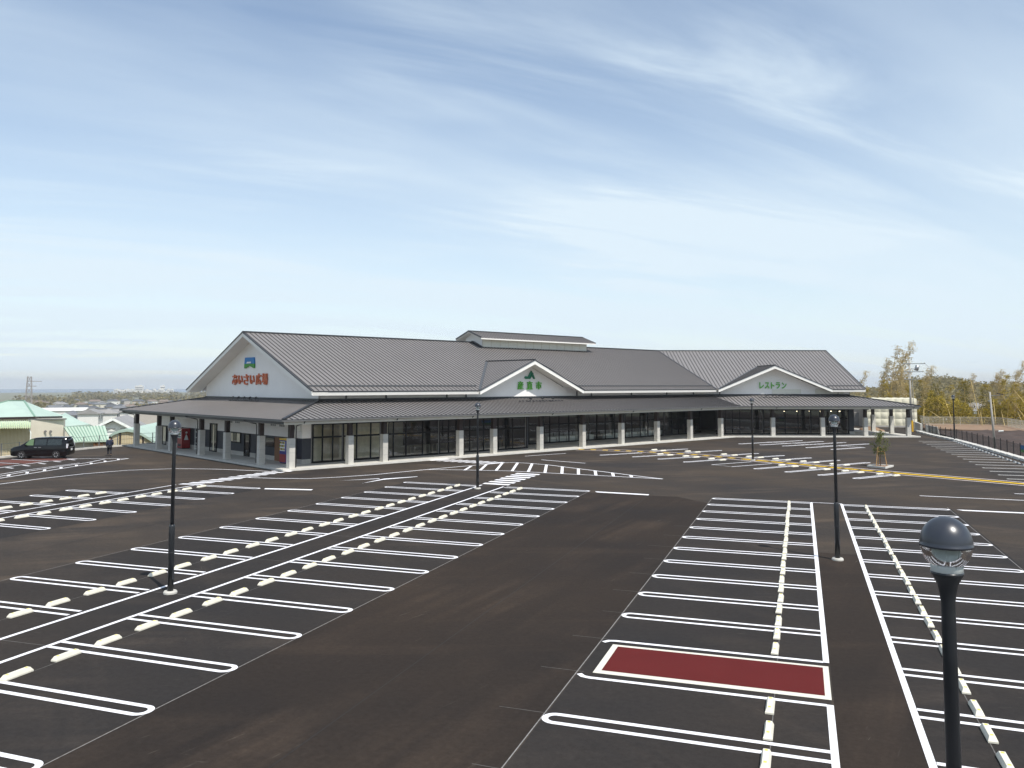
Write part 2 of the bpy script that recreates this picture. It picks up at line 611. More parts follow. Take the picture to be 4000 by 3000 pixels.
def leafmat(name, a, b, c, sc=0.6):
    m = bpy.data.materials.new(name)
    m.use_nodes = True
    n, l = m.node_tree.nodes, m.node_tree.links
    p = n['Principled BSDF']
    p.inputs['Roughness'].default_value = 0.6
    p.inputs['Specular IOR Level'].default_value = 0.3
    tc = n.new('ShaderNodeTexCoord')
    no = n.new('ShaderNodeTexNoise')
    no.inputs['Scale'].default_value = sc
    no.inputs['Detail'].default_value = 5
    no.inputs['Roughness'].default_value = 0.7
    l.new(tc.outputs['Object'], no.inputs['Vector'])
    r = n.new('ShaderNodeValToRGB')
    r.color_ramp.elements[0].position = 0.32
    r.color_ramp.elements[0].color = (*a, 1)
    r.color_ramp.elements[1].position = 0.70
    r.color_ramp.elements[1].color = (*c, 1)
    e = r.color_ramp.elements.new(0.5)
    e.color = (*b, 1)
    l.new(no.outputs['Fac'], r.inputs['Fac'])
    l.new(r.outputs['Color'], p.inputs['Base Color'])
    tr = n.new('ShaderNodeBsdfTranslucent')
    l.new(r.outputs['Color'], tr.inputs['Color'])
    mx = n.new('ShaderNodeMixShader')
    mx.inputs[0].default_value = 0.45
    l.new(p.outputs[0], mx.inputs[1])
    l.new(tr.outputs[0], mx.inputs[2])
    l.new(mx.outputs[0], n['Material Output'].inputs['Surface'])
    M[name] = m


leafmat('bamboo_leaf', (0.20, 0.165, 0.018), (0.38, 0.285, 0.032), (0.56, 0.43, 0.09), 0.5)
leafmat('bamboo_dry', (0.34, 0.26, 0.12), (0.48, 0.38, 0.20), (0.60, 0.50, 0.31), 0.7)
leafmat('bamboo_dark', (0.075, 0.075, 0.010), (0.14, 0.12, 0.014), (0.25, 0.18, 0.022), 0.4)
leafmat('tree_leaf', (0.075, 0.095, 0.022), (0.14, 0.16, 0.042), (0.24, 0.24, 0.075), 2.5)
leafmat('far_leaf', (0.14, 0.122, 0.05), (0.22, 0.185, 0.08), (0.34, 0.27, 0.12), 0.05)
mat('culm', (0.50, 0.36, 0.12), 0.5, var=0.2, scale=0.5)

# ------------------------------------------------------------------ from photo pixels (4000 x 3000) to places on the ground or at a known distance
F_PX, CX, CY, CAM_H, YAW, PITCH = 3244.6, 2000.0, 1288.3, 6.24, R(-19.082), R(3.833)
_f = V(math.sin(YAW) * math.cos(PITCH), math.cos(YAW) * math.cos(PITCH), math.sin(PITCH))
_r = V(math.cos(YAW), -math.sin(YAW), 0)
_u = _r.cross(_f)
CAMP = V(0, 0, CAM_H)


def ray(px, py):
    return _r * ((px - CX) / F_PX) - _u * ((py - CY) / F_PX) + _f


def G(px, py, z=0.0):
    d = ray(px, py)
    return CAMP + d * ((z - CAM_H) / d.z)


def AT(px, py, dist):
    d = ray(px, py)
    return CAMP + d * (dist / math.hypot(d.x, d.y))


rnd = random.Random(11)

# ------------------------------------------------------------------ terrain


def zt(x, y):
    left = max(-67.5 - x, 0)
    back = max(y - 185, 0) * smoothstep(60, -10, x) + max(y - 172, 0) * smoothstep(-10, 40, x) * 0.35
    t = max(left, back)
    z = -0.35 - 3.4 * smoothstep(0, 7, t) - 3.2 * smoothstep(18, 90, t) - 11.5 * smoothstep(70, 420, t)
    if x > 17.5 and y < 170:
        z = max(z, -0.35)
    return z


mb = MB()
NA = 160
radii = [0, 20, 40, 55, 65, 70, 75, 80, 85, 90, 95, 100, 106, 112, 120, 130, 142, 155, 170, 190, 215, 245, 280, 330, 400, 500, 650, 850, 1200, 1800, 2700, 4000, 6500]
for r in radii:
    for i in range(NA):
        t = 2 * math.pi * i / NA
        x, y = r * math.sin(t), r * math.cos(t)
        mb.v.append((x, y, zt(x, y)))
for k in range(len(radii) - 1):
    for i in range(NA):
        j = (i + 1) % NA
        mb.f.append((k * NA + i, (k + 1) * NA + i, (k + 1) * NA + j, k * NA + j))
tag(mb.build('ground', 'ground'), kind='structure')

mb = MB()
pts = []
for az in range(-75, 8, 2):
    pts.append((3300 * math.sin(R(az)), 3300 * math.cos(R(az)), -18.35))
for az in range(7, -76, -2):
    pts.append((6480 * math.sin(R(az)), 6480 * math.cos(R(az)), -18.35))
mb.poly(pts)
tag(mb.build('sea', 'sea'), kind='structure')

# the asphalt lot: one sheet, with the surfacing joints and all painted marks as its parts
lot_poly = [(-66.6, -25), (24, -25), (18.6, 20), (17.75, 60), (17.15, 84), (16.75, 98), (16.2, 106), (15.3, 114), (14.75, 123), (16.9, 136), (16.9, 150), (-20, 150), (-66.6, 110)]
mb = MB()
mb.slab([(x, y, 0) for x, y in lot_poly], (0, 0, -0.3))
lot = tag(mb.build('parking_lot', 'asphalt'), kind='structure')


def sheet(name, m, poly, z=0.004):
    b = MB()
    b.poly([(p[0], p[1], z) for p in poly])
    return b.build(name, m, lot)


sheet('lane_paving', 'asphalt_lane', [(-11.9, -20), (-4.75, -20), (-4.75, 45.6), (-6.6, 47.6), (-11.9, 47.7)])
sheet('bay_paving', 'asphalt_bay', [(-24.2, -20), (-11.95, -20), (-11.95, 48.6), (-24.2, 48.6)])
sheet('bay_paving', 'asphalt_bay', [(-4.70, -20), (0.45, -20), (0.45, 47.6), (-4.70, 47.6)])
sheet('walkway_paving', 'asphalt_lane', [(0.5, -20), (1.87, -20), (1.87, 33.6), (0.5, 33.6)])
sheet('bay_paving', 'asphalt_bay', [(1.92, -20), (7.1, -20), (7.1, 47.5), (1.92, 47.5)])
sheet('bay_paving', 'asphalt_bay', [(-41.5, -20), (-31.0, -20), (-31.0, 43.3), (-41.5, 39)])


def strip(name, m, pts, w, z=0.010):
    b = MB()
    b.strip(pts, w, z)
    return b.build(name, m, lot)


def poly_mark(name, m, pts, z=0.010):
    b = MB()
    b.poly([(p[0], p[1], z) for p in pts])
    return b.build(name, m, lot)


def loop_pts(tip, end, half=0.20):
    """centre line of a bay mark: two parallel lines joined by a half circle at the tip"""
    t, e = Vector(tip).to_2d(), Vector(end).to_2d()
    d = (e - t).normalized()
    n = Vector((-d.y, d.x))
    c = t + d * half
    pts = [e + n * half]
    for k in range(0, 13):
        a = math.pi * k / 12
        pts.append(c + n * (half * math.cos(a)) - d * (half * math.sin(a)))
    pts.append(e - n * half)
    return pts


def bay(tip, end, half=0.20, w=0.125, m='line_white'):
    return strip('bay_line', m, loop_pts(tip, end, half), w)


# right block, left row (tips west), the red crossing takes two bay lines
def yR(k):
    return 47.48 - 2.466 * k


for k in range(0, 18):
    if k in (11, 12):
        continue
    bay((-4.67, yR(k) + (0.05 if k < 3 else 0)), (0.36, yR(k) - 0.05))
strip('bay_line', 'line_white', [(-4.66, 20.28), (-4.55, 20.42), (-4.40, 20.46), (0.36, 20.46)], 0.125)
strip('bay_line', 'line_white', [(-4.66, 17.93), (-4.55, 17.80), (-4.40, 17.76), (0.36, 17.76)], 0.125)
strip('walkway_line', 'line_white', [(0.43, 47.55), (0.42, 20.42)], 0.13, 0.012)
strip('walkway_line', 'line_white', [(0.42, 17.80), (0.42, 2)], 0.13, 0.012)
strip('walkway_line', 'line_white', [(1.93, 47.5), (1.92, 2)], 0.13, 0.012)
for k in range(0, 18):
    bay((6.94, 47.15 - 2.452 * k), (1.99, 47.15 - 2.436 * k))
strip('bay_line', 'line_white', [(0.4, 47.62), (1.95, 47.62)], 0.10)
# the red pedestrian crossing with its cream frame
poly_mark('crossing_frame', 'line_cream', [(-4.40, 20.17), (0.46, 20.17), (0.46, 18.08), (-4.40, 18.08)], 0.010)
poly_mark('crossing_panel', 'line_red', [(-4.25, 20.03), (0.34, 20.05), (0.34, 18.28), (-4.25, 18.28)], 0.014)
# middle block
for k in range(0, 17):
    bay((-11.93, 48.38 - 2.514 * k), (-17.22, 48.55 - 2.520 * k))
    bay((-24.25, 48.90 - 2.566 * k), (-18.95, 48.60 - 2.545 * k))
strip('walkway_line', 'line_white', [(-17.42, 48.75), (-17.15, 12), (-17.1, 2)], 0.13, 0.012)
strip('walkway_line', 'line_white', [(-19.02, 49.2), (-18.72, 14), (-18.7, 2)], 0.13, 0.012)
# left block
for k in range(0, 9):
    bay((-31.12, 43.05 - 2.5 * k), (-35.72, 43.20 - 2.5 * k))
    if k < 8:
        bay((-41.41, 38.66 - 2.45 * k), (-37.0, 38.6 - 2.45 * k))
strip('walkway_line', 'line_white', [(-37.25, 43.0), (-36.85, 28), (-36.8, 15)], 0.12, 0.012)
strip('walkway_line', 'line_white', [(-35.95, 43.2), (-35.6, 28), (-35.5, 15)], 0.12, 0.012)
# zebra crossings
for k in range(11):
    y0, y1 = 43.35 + k * 0.86, 43.80 + k * 0.86
    xl, xr = -37.28 + k * 0.07, -35.8 + k * 0.07
    poly_mark('zebra_stripe', 'line_white', [(xl, y0 - .15), (xr, y0 + .2), (xr, y1 + .2), (xl, y1 - .15)])
for k in range(7):
    y0 = 49.75 + k * 1.06
    poly_mark('zebra_stripe', 'line_white', [(-19.22, y0), (-17.38, y0 - .25), (-17.4, y0 + 0.32), (-19.22, y0 + 0.57)])
for k in range(9):
    p = V(-29.0, 64.1) .lerp(V(-23.6, 62.95), k / 8)
    poly_mark('zebra_stripe', 'line_white', [(p.x - .28, p.y - .55), (p.x + .03, p.y - .62), (p.x + .85, p.y + 1.2), (p.x + .5, p.y + 1.3)])
# thick stop bars and single lines
poly_mark('stop_bar', 'line_white', [(-30.65, 42.9), (-30.85, 43.33), (-27.8, 43.78), (-27.65, 43.38)])
poly_mark('stop_bar', 'line_white', [(-11.57, 48.42), (-11.35, 47.98), (-8.28, 47.66), (-8.31, 48.10)])
poly_mark('stop_bar', 'line_white', [(7.30, 47.3), (7.55, 46.95), (14.5, 46.9), (14.5, 47.3)])
strip('lane_line', 'line_white', [(6.27, 52.5), (16.4, 52.0)], 0.15)
strip('lane_line', 'line_white', [(11.57, 55.3), (16.9, 55.5)], 0.15)
strip('lane_line', 'line_white', [(-23.1, 70.3), (-20.5, 74.4)], 0.16)
strip('lane_line', 'line_white', [(-20.67, 67.3), (-16.43, 65.5)], 0.16)
# sweeping lane edges
strip('lane_edge_line', 'line_white', [(-47.0, 32), (-47.7, 36), (-48.01, 39.62), (-48.2, 43.06), (-48.0, 46.05), (-46.95, 49.1), (-44.5, 51.2), (-41.26, 51.93), (-38.31, 51.9), (-36.3, 51.85)], 0.14)
strip('lane_edge_line', 'line_white', [(-35.72, 47.9), (-33.5, 48.1), (-31.34, 48.63), (-29.81, 50.2), (-28.31, 52.35), (-26.3, 56.9), (-24.5, 60.4), (-23.55, 62.1), (-22.95, 63.5), (-22.18, 64.25), (-21.01, 64.09), (-18.92, 63.25), (-17.37, 62.15), (-15.87, 61.1), (-14.34, 60.05), (-12.78, 58.95), (-11.24, 57.85), (-8.81, 56.25)], 0.15)
strip('lane_edge_line', 'line_white', [(-26.2, 56.8), (-23.8, 57.35), (-20.18, 57.85), (-17.69, 57.45), (-14.75, 57.1), (-12.25, 56.75), (-8.81, 56.2)], 0.15, 0.012)
bars = [((-23.49, 57.2), (-24.17, 60.2)), ((-22.4, 57.6), (-23.55, 61.9)), ((-21.2, 57.7), (-22.82, 63.6)), ((-20.0, 57.85), (-21.69, 64.1)), ((-18.73, 57.75), (-20.35, 63.75)), ((-17.38, 57.45), (-18.99, 63.2)), ((-16.08, 57.3), (-17.39, 62.1)), ((-14.83, 57.15), (-15.84, 61.0)), ((-13.54, 57.0), (-14.33, 60.05)), ((-12.25, 56.75), (-12.78, 58.9)), ((-10.97, 56.6), (-11.25, 57.8))]
for a, b in bars:
    strip('hatch_bar', 'line_white', [a, b], 0.21, 0.014)
poly_mark('arrow_mark', 'line_white', [(-28.7, 48.3), (-26.87, 50.35), (-26.7, 50.15)])
poly_mark('arrow_mark', 'line_white', [(-26.55, 47.45), (-26.45, 50.3), (-24.95, 52.25), (-24.85, 52.1), (-26.2, 49.8)], 0.013)
# hatched island and red bays beside the van
strip('lane_edge_line', 'line_white', [(-49.0, 34), (-50.3, 39), (-51.02, 42.08), (-51.83, 45.36), (-53.0, 49.95), (-54.42, 57.0)], 0.14)
strip('lane_edge_line', 'line_white', [(-55.5, 40), (-57.52, 47.41), (-58.7, 52.4), (-58.2, 55.4), (-54.42, 57.0)], 0.14)
strip('lane_edge_line', 'line_white', [(-52.0, 42.6), (-53.2, 46.0), (-54.6, 52.7), (-55.9, 55.9)], 0.12, 0.012)
strip('lane_edge_line', 'line_white', [(-52.9, 42.6), (-54.1, 46.9), (-55.0, 52.4)], 0.12, 0.012)
for k in range(9):
    a = V(-51.2, 41.4).lerp(V(-54.1, 55.6), k / 8)
    strip('hatch_bar', 'line_white', [(a.x - .05, a.y), (a.x - 0.85, a.y + 0.75)], 0.2, 0.014)
for k in range(8):
    a = V(-56.3, 42.5).lerp(V(-58.6, 54.6), k / 7)
    strip('hatch_bar', 'line_white', [(a.x + .05, a.y), (a.x + 1.1, a.y - 0.3)], 0.2, 0.014)
for k in range(4):
    a = V(-59.2 + k * 0.35, 45.5 + k * 2.5)
    poly_mark('red_bay', 'line_redbrown', [(a.x - 4.6, a.y + 0.5), (a.x, a.y), (a.x - .15, a.y + 2.05), (a.x - 4.7, a.y + 2.4)], 0.009)
    strip('bay_line', 'line_white', [(a.x - 4.7, a.y + 2.6), (a.x - 0.1, a.y + 2.25)], 0.13, 0.012)
# the yellow and white walkway that leaves the porch and crosses the lot
path = [(-20.6, 79.5), (-17.0, 79.35), (-13.5, 78.55), (-9.41, 76.9), (-4.81, 73.7), (-1.18, 70.95), (3.04, 67.75), (6.17, 65.55), (9.94, 63.15), (13.28, 60.9), (17.8, 57.7)]
pv = [V(*p) for p in path]


def offset_path(o):
    out = []
    for i, p in enumerate(pv):
        t = (pv[min(i + 1, len(pv) - 1)] - pv[max(i - 1, 0)]).normalized()
        out.append((p.x - t.y * o, p.y + t.x * o))
    return out


strip('walkway_edge', 'line_pink', offset_path(0.92), 0.26)
strip('walkway_edge', 'line_pink', offset_path(-0.92), 0.26)
for i in range(len(pv) - 1):
    a, b = pv[i], pv[i + 1]
    n = max(1, int((b - a).length / 1.15))
    for k in range(n):
        gap = 0.45 if i < 4 else (0.82 if i < 7 else 1.0)
        p, q = a.lerp(b, k / n), a.lerp(b, (k + gap) / n)
        strip('tactile_block', 'line_yellow', [p, q], 0.52, 0.012)
# bays on both sides of that walkway
hd = V(math.sin(R(38)), math.cos(R(38)))
near_t = [(-17.0, 73.5), (-13.9, 72.6), (-11.43, 71.13), (-9.03, 69.1), (-3.3, 65.26), (-1.06, 63.58), (1.15, 62.12), (3.34, 60.7)]
for p in near_t:
    q = V(*p) + hd * 4.75
    bay(p, q, 0.19, 0.15)
strip('bay_line', 'line_white', [V(-6.71, 67.55) + hd * 4.6, V(-6.71, 67.55), V(-5.1, 66.4), V(-5.1, 66.4) + hd * 4.6], 0.15)
far_t = [(-10.63, 83.4), (-7.33, 82.6), (-3.82, 80.18), (-1.54, 78.51), (0.71, 76.77), (2.91, 75.1), (5.12, 73.6)]
for p in far_t:
    bay(p, V(*p) - hd * 4.75, 0.19, 0.15)
rb_f = [(-6.24, 92.3), (-4.03, 91.5), (-1.75, 90.6), (0.52, 89.0), (2.82, 87.3)]
for p in rb_f:
    bay(p, V(*p) + hd * 5.0, 0.19, 0.16)
    if p[0] < 2:
        bay(V(*p) + hd * 10.2, V(*p) + hd * 5.2, 0.19, 0.16)
strip('lane_line', 'line_white', [V(-6.24, 92.3) + hd * 5.1 - V(0.5, -0.3), V(2.82, 87.3) + hd * 5.1], 0.14)
# bays along the right-hand kerb
for k in range(26):
    y = 103.45 - 2.645 * k
    x = 12.5 + min(k, 8) * 0.06
    bay((x, y), (16.2 + k * 0.03, y + 0.05), 0.15, 0.15, 'line_grey')
# faint setting-out lines and joints left by the surfacing crew
for x, y0, y1 in ((-11.90, 3, 48.7), (-4.74, 3, 47.6), (6.99, 5, 48), (-24.3, 5, 45)):
    strip('chalk_line', 'chalk', [(x, y0), (x, y1)], 0.022, 0.006)
for x, y0, y1 in ((-15.98, 3, 46), (-0.62, 3, 46), (3.0, 3, 40), (-20.25, 3, 45)):
    strip('chalk_line', 'chalk_faint', [(x, y0), (x, y1)], 0.018, 0.006)
for k in range(4, 15):
    strip('chalk_line', 'chalk_faint', [(-5.2 - rnd.random() * .6, yR(k) + .22), (-4.6, yR(k) + .2)], 0.015, 0.006)
    if k % 2:
        strip('chalk_line', 'chalk_faint', [(-18.7, 48.5 - 2.53 * k), (-17.2, 48.4 - 2.52 * k)], 0.02, 0.006)

# joints between the paver's passes
for pts_ in ([(-8.35, 2), (-8.3, 30), (-8.25, 47.5)], [(-14.9, 2), (-15.0, 48)], [(-22.1, 2), (-22.2, 48)], [(-27.8, 5), (-27.6, 30), (-27.9, 48)], [(9.6, 5), (9.9, 50)], [(-24, 50.4), (-10, 50.1), (4, 49.9), (16, 49.7)], [(-30, 53.6), (-14, 53.2), (0, 53.0), (17, 52.9)], [(-5.5, 86), (12, 72)], [(-12, 66), (10, 58)]):
    strip('paving_joint', 'joint_dark', pts_, 0.022, 0.007)

# ------------------------------------------------------------------ wheel stops
b = MB()
L, W0, W1, H = 0.35, 0.082, 0.050, 0.105
b.add([(-W0, -L, 0), (W0, -L, 0), (W0, L, 0), (-W0, L, 0), (-W0, -L, .03), (W0, -L, .03), (W0, L, .03), (-W0, L, .03),
       (-W1, -L + .06, H), (W1, -L + .06, H), (W1, L - .06, H), (-W1, L - .06, H)],
      [(3, 2, 1, 0), (0, 1, 5, 4), (1, 2, 6, 5), (2, 3, 7, 6), (3, 0, 4, 7), (4, 5, 9, 8), (5, 6, 10, 9), (6, 7, 11, 10), (7, 4, 8, 11), (8, 9, 10, 11)])
stop0 = b.build('wheel_stop', 'stop_cream')
for s in (-1, 1):
    r_ = MB()
    r_.box((0, s * 0.235, H + 0.001), (0.05, 0.05, 0.006))
    r_.build('reflector', 'reflector_yellow', stop0)
p_ = MB()
yy = -L + 0.022
p_.add([(-.028, yy - .006, .045), (.028, yy - .006, .045), (.022, yy + .022, .082), (-.022, yy + .022, .082),
        (-.028, yy + .02, .045), (.028, yy + .02, .045), (.022, yy + .04, .078), (-.022, yy + .04, .078)],
       [(0, 1, 2, 3), (7, 6, 5, 4), (0, 4, 5, 1), (1, 5, 6, 2), (2, 6, 7, 3), (3, 7, 4, 0)])
p_.build('bolt_pocket', 'pocket_shade', stop0)  # raised dark block for the hole, with the hole's shade as its colour
stop_used = [False]


def wheel_stop(x, y, rz, label, group, parts=True):
    if not stop_used[0]:
        o = stop0
        stop_used[0] = True
    elif parts:
        o = copy_tree(stop0)
    else:
        o = stop0.copy()
        COL.objects.link(o)
    o.location = (x, y, 0.011)
    o.rotation_euler = (0, 0, rz)
    tag(o, label, 'wheel stop', group)
    return o


ROWS = [
    (-0.68, lambda k: yR(k), 15, 'row left of the right-hand walkway', lambda k, s: not (k == 11 and s < 0) and not (k == 12 and s > 0)),
    (3.06, lambda k: 47.15 - 2.445 * k, 15, 'row right of the right-hand walkway', lambda k, s: True),
    (-16.05, lambda k: 48.42 - 2.515 * k, 15, 'row right of the middle walkway', lambda k, s: True),
    (-20.2, lambda k: 48.7 - 2.555 * k, 14, 'row left of the middle walkway', lambda k, s: True),
    (-34.88, lambda k: 43.1 - 2.5 * k, 7, 'row right of the left walkway', lambda k, s: True),
    (-38.22, lambda k: 38.62 - 2.45 * k, 5, 'row left of the left walkway', lambda k, s: True)]
for x, yf, n, where, ok in ROWS:
    c = 0
    for k in range(n):
        for s in (1, -1):
            if k == 0 and s > 0 or not ok(k, s):
                continue
            wheel_stop(x + rnd.uniform(-.012, .012), yf(k) + s * 0.61 + rnd.uniform(-.02, .02), R(rnd.uniform(-.8, .8)),
                       'cream wheel stop, %s from the shop end, %s' % (ORD[c], where), 'wheel stops of the parking bays')
            c += 1
ux = V(math.sin(R(128)), math.cos(R(128)))
c = 0
for i, p in enumerate(near_t[1:]):
    for s in (-1, 1):
        q = V(*p) + hd * 3.75 + ux * (0.62 * s)
        wheel_stop(q.x, q.y, R(-38), 'cream wheel stop, %s from left, near side of the yellow walkway' % ORD[c], 'wheel stops of the parking bays', False)
        c += 1
c = 0
for i, p in enumerate(far_t):
    for s in (-1, 1):
        q = V(*p) - hd * 3.75 + ux * (0.62 * s)
        wheel_stop(q.x, q.y, R(-38), 'cream wheel stop, %s from left, shop side of the yellow walkway' % ORD[c], 'wheel stops of the parking bays', False)
        c += 1
c = 0
grey_stop = stop0.data.copy()
grey_stop.materials[0] = M['concrete_grey']
for k in range(14):
    for s in (1, -1):
        o = wheel_stop(16.05 + k * .03, 103.45 - 2.645 * k + s * 0.6, 0, 'pale wheel stop by the right-hand kerb, %s from the far end' % ORD[c], 'wheel stops of the parking bays', False)
        o.data = grey_stop
        c += 1

# ------------------------------------------------------------------ globe lamps


def make_lamp():
    t = empty('globe_lamp', (0, 0, 0))
    MB().lathe([(0.20, 0), (0.20, 0.05), (0.175, 0.085), (0.06, 0.085)], n=24).build('base', 'concrete_pale', t, False)
    b = MB().lathe([(0.088, 0.05), (0.088, 1.98), (0.078, 2.03), (0.062, 2.05)], n=20)
    lo = b.build('lower_pole', 'pole_dark', t, True)
    MB().lathe([(0.090, 1.20), (0.093, 1.205), (0.093, 1.225), (0.090, 1.23)], n=20).build('joint_ring', 'pole_section', lo, True)
    MB().box((0.086, 0, 0.55), (0.012, 0.09, 0.28)).build('service_hatch', 'pole_section', lo)
    MB().lathe([(0.060, 2.03), (0.053, 4.40), (0.053, 4.52), (0.062, 4.58), (0.080, 4.66), (0.112, 4.72), (0.122, 4.74), (0.122, 4.755), (0.05, 4.76)], n=20).build('upper_pole', 'pole_dark', t, True)
    rr = 0.192
    zc = 4.96
    dome = [(rr * 1.012 * math.cos(R(a)), zc + 0.015 + rr * 1.12 * math.sin(R(a))) for a in range(0, 90, 6)] + [(0.004, zc + 0.015 + rr * 1.12)]
    cap = MB().lathe([(rr * 0.96, zc - 0.005), (rr * 1.03, zc - 0.005), (rr * 1.03, zc + 0.012)] + dome, n=40, caps=False).build('cap', 'cap_dark', t, True)
    MB().lathe([(0.0045, zc + 0.012), (rr * 0.93, zc + 0.008)], n=32, caps=False).build('reflector_plate', 'reflector_silver', cap, True)
    bowl = [(rr * 0.985 * math.cos(R(a)), zc - rr * 1.02 * math.sin(R(a))) for a in range(0, 60, 5)]
    MB().lathe(bowl, n=40, caps=False).build('diffuser', 'glass_lamp', t, True)
    MB().lathe([(0.09, 4.74), (0.12, 4.76), (0.115, 4.85), (0.10, zc - .02), (0.02, zc)], n=20).build('bulb_holder', 'lens_pale', t, True)
    for k in range(10):
        a = R(36 * k)
        MB().bar((.11 * math.cos(a), .11 * math.sin(a), 4.775), (.16 * math.cos(a), .16 * math.sin(a), zc - .01), .005, .012).build('prism_rib', 'lens_pale', t)
    return t


lamp0 = make_lamp()
lamps = [((-18.03, 20.69), 'globe lamp on dark pole in the middle walkway, left part of lot'),
         ((-18.55, 47.25), 'globe lamp at the shop end of the middle walkway beside zebra crossing'),
         ((1.14, 32.37), 'globe lamp standing in the walkway between the two right-hand bay rows'),
         ((-3.84, 72.48), 'small distant globe lamp beside the yellow and white walkway'),
         ((1.08, 7.53), 'nearest globe lamp with large dark cap at lower right'),
         ((16.30, 105.1), 'dark globe lamp at the right-hand kerb before the black fence'),
         ((-40.0, 28.5), 'globe lamp cut off at the left edge of the picture')]
g = G(8, 1615, 4.95)
lamps[-1] = ((AT(-18, 1615, 62).x, AT(-18, 1615, 62).y), lamps[-1][1])
for i, (p, lb) in enumerate(lamps):
    o = lamp0 if i == 0 else copy_tree(lamp0)
    o.location = (p[0], p[1], 0)
    o.rotation_euler = (0, 0, R(rnd.uniform(0, 360)))
    tag(o, lb, 'street lamp', 'globe lamps of the parking lot')

# ------------------------------------------------------------------ the market hall
# local axes: x along the long front, y to the back, z up; the right wing bends by 42.6 degrees
HALL = empty('market_hall', (-35.2, 52.45, 0), R(90 - 28.4), 'long white market hall with grey seamed gable roofs and glazed porch behind the lot', 'building')
AB = R(-42.6)
TB = math.tan(R(21.3))


def P1(t, v, z):
    return V(t, v, z)


def P2(t, v, z):
    return V(58.6 + t * math.cos(AB) - (v - .2) * math.sin(AB), .2 + t * math.sin(AB) + (v - .2) * math.cos(AB), z)


def PS(t, v, z):            # along the left gable side: t runs to the back, v inwards
    return V(v, t, z)


WE = 15.4 + 5.1             # the right end: a line at w = 20.5 - v


def PE(t, v, z):            # along the right end of the wing: t to the back, v inwards from the end
    return P2(20.5 - v, t, z)


def mit1(v):
    return 58.6 + (v - .2) * TB


def mit2(v):
    return -(v - .2) * TB


EV, EZ, RV, RZ = 3.66, 5.80, 16.5, 11.10
SL = (RZ - EZ) / (RV - EV)
LV, LZ, LS = -0.75, 3.77, 0.207
LVS, LSS, LVE = -1.06, 0.1965, -1.4     # left side and right end overhang further


def zm(v):
    return EZ + (v - EV) * SL if v <= RV else RZ - (v - RV) * SL


def zl(v):
    return LZ + (v - LV) * LS


def zs(v):
    return LZ + (v - LVS) * LSS


def ze(v):
    return LZ + (v - LVE) * 0.186


D1, D2, DH = 28.15, 6.0, 7.0        # dormer centres and half width
DZ = 8.74
DS = (DZ - 5.80) / DH
DB = EV + (DZ - EZ) / SL            # where the dormer ridge dies into the main roof


def dorm_v(t, c):                   # lower end of the main slope behind a dormer
    d = abs(t - c)
    return EV if d >= DH else DB - d * (DB - EV) / DH


seams = [0]


def seam(P, a, b, part, rest):
    """one standing seam from a to b (local points on a roof plane)"""
    a, b = a + V(0, 0, .03), b + V(0, 0, .03)
    if (b - a).length < 0.15:
        return
    if seams[0] < 290:
        seams[0] += 1
        MB().bar(a, b, 0.055, 0.055).build('seam', 'seam', part)
    else:
        (rest_side if P is PS else rest).bar(a, b, 0.055, 0.055 if P is not PS else 0.03)


STEP = 0.455
rest_side = MB()
main = MB()
main.slab([P1(t, v, zm(v)) for t, v in ((EV, EV), (D1 - DH, EV), (D1, DB), (D1 + DH, EV), (mit1(EV), EV), (mit1(RV), RV), (EV, RV))], (0, 0, -.09))
roof1 = main.build('roof', 'roof', HALL)
rest = MB()
t = EV + 0.15
while t < mit1(RV):
    lo = dorm_v(t, D1)
    if t > mit1(EV):
        lo = max(lo, .2 + (t - 58.6) / TB)
    if lo < RV:
        seam(P1, P1(t, lo, zm(lo)), P1(t, RV, RZ), roof1, rest)
    t += STEP
main = MB()
main.slab([P2(t, v, zm(v)) for t, v in ((mit2(EV), EV), (D2 - DH, EV), (D2, DB), (D2 + DH, EV), (17.3, EV), (17.3, RV), (mit2(RV), RV))], (0, 0, -.09))
roof2 = main.build('roof', 'roof', HALL)
t = mit2(RV) + 0.2
while t < 17.25:
    lo = dorm_v(t, D2)
    if t < mit2(EV):
        lo = max(lo, .2 - t / TB)
    if lo < RV:
        seam(P2, P2(t, lo, zm(lo)), P2(t, RV, RZ), roof2, rest)
    t += STEP
bk = MB()
bk.slab([P1(t, v, zm(v)) for t, v in ((EV, RV), (mit1(RV), RV), (mit1(29.4), 29.4), (EV, 29.4))], (0, 0, -.09))
bk.build('roof', 'roof', HALL)
bk = MB()
bk.slab([P2(t, v, zm(v)) for t, v in ((mit2(RV), RV), (17.3, RV), (17.3, 29.4), (mit2(29.4), 29.4))], (0, 0, -.09))
bk.build('roof', 'roof', HALL)
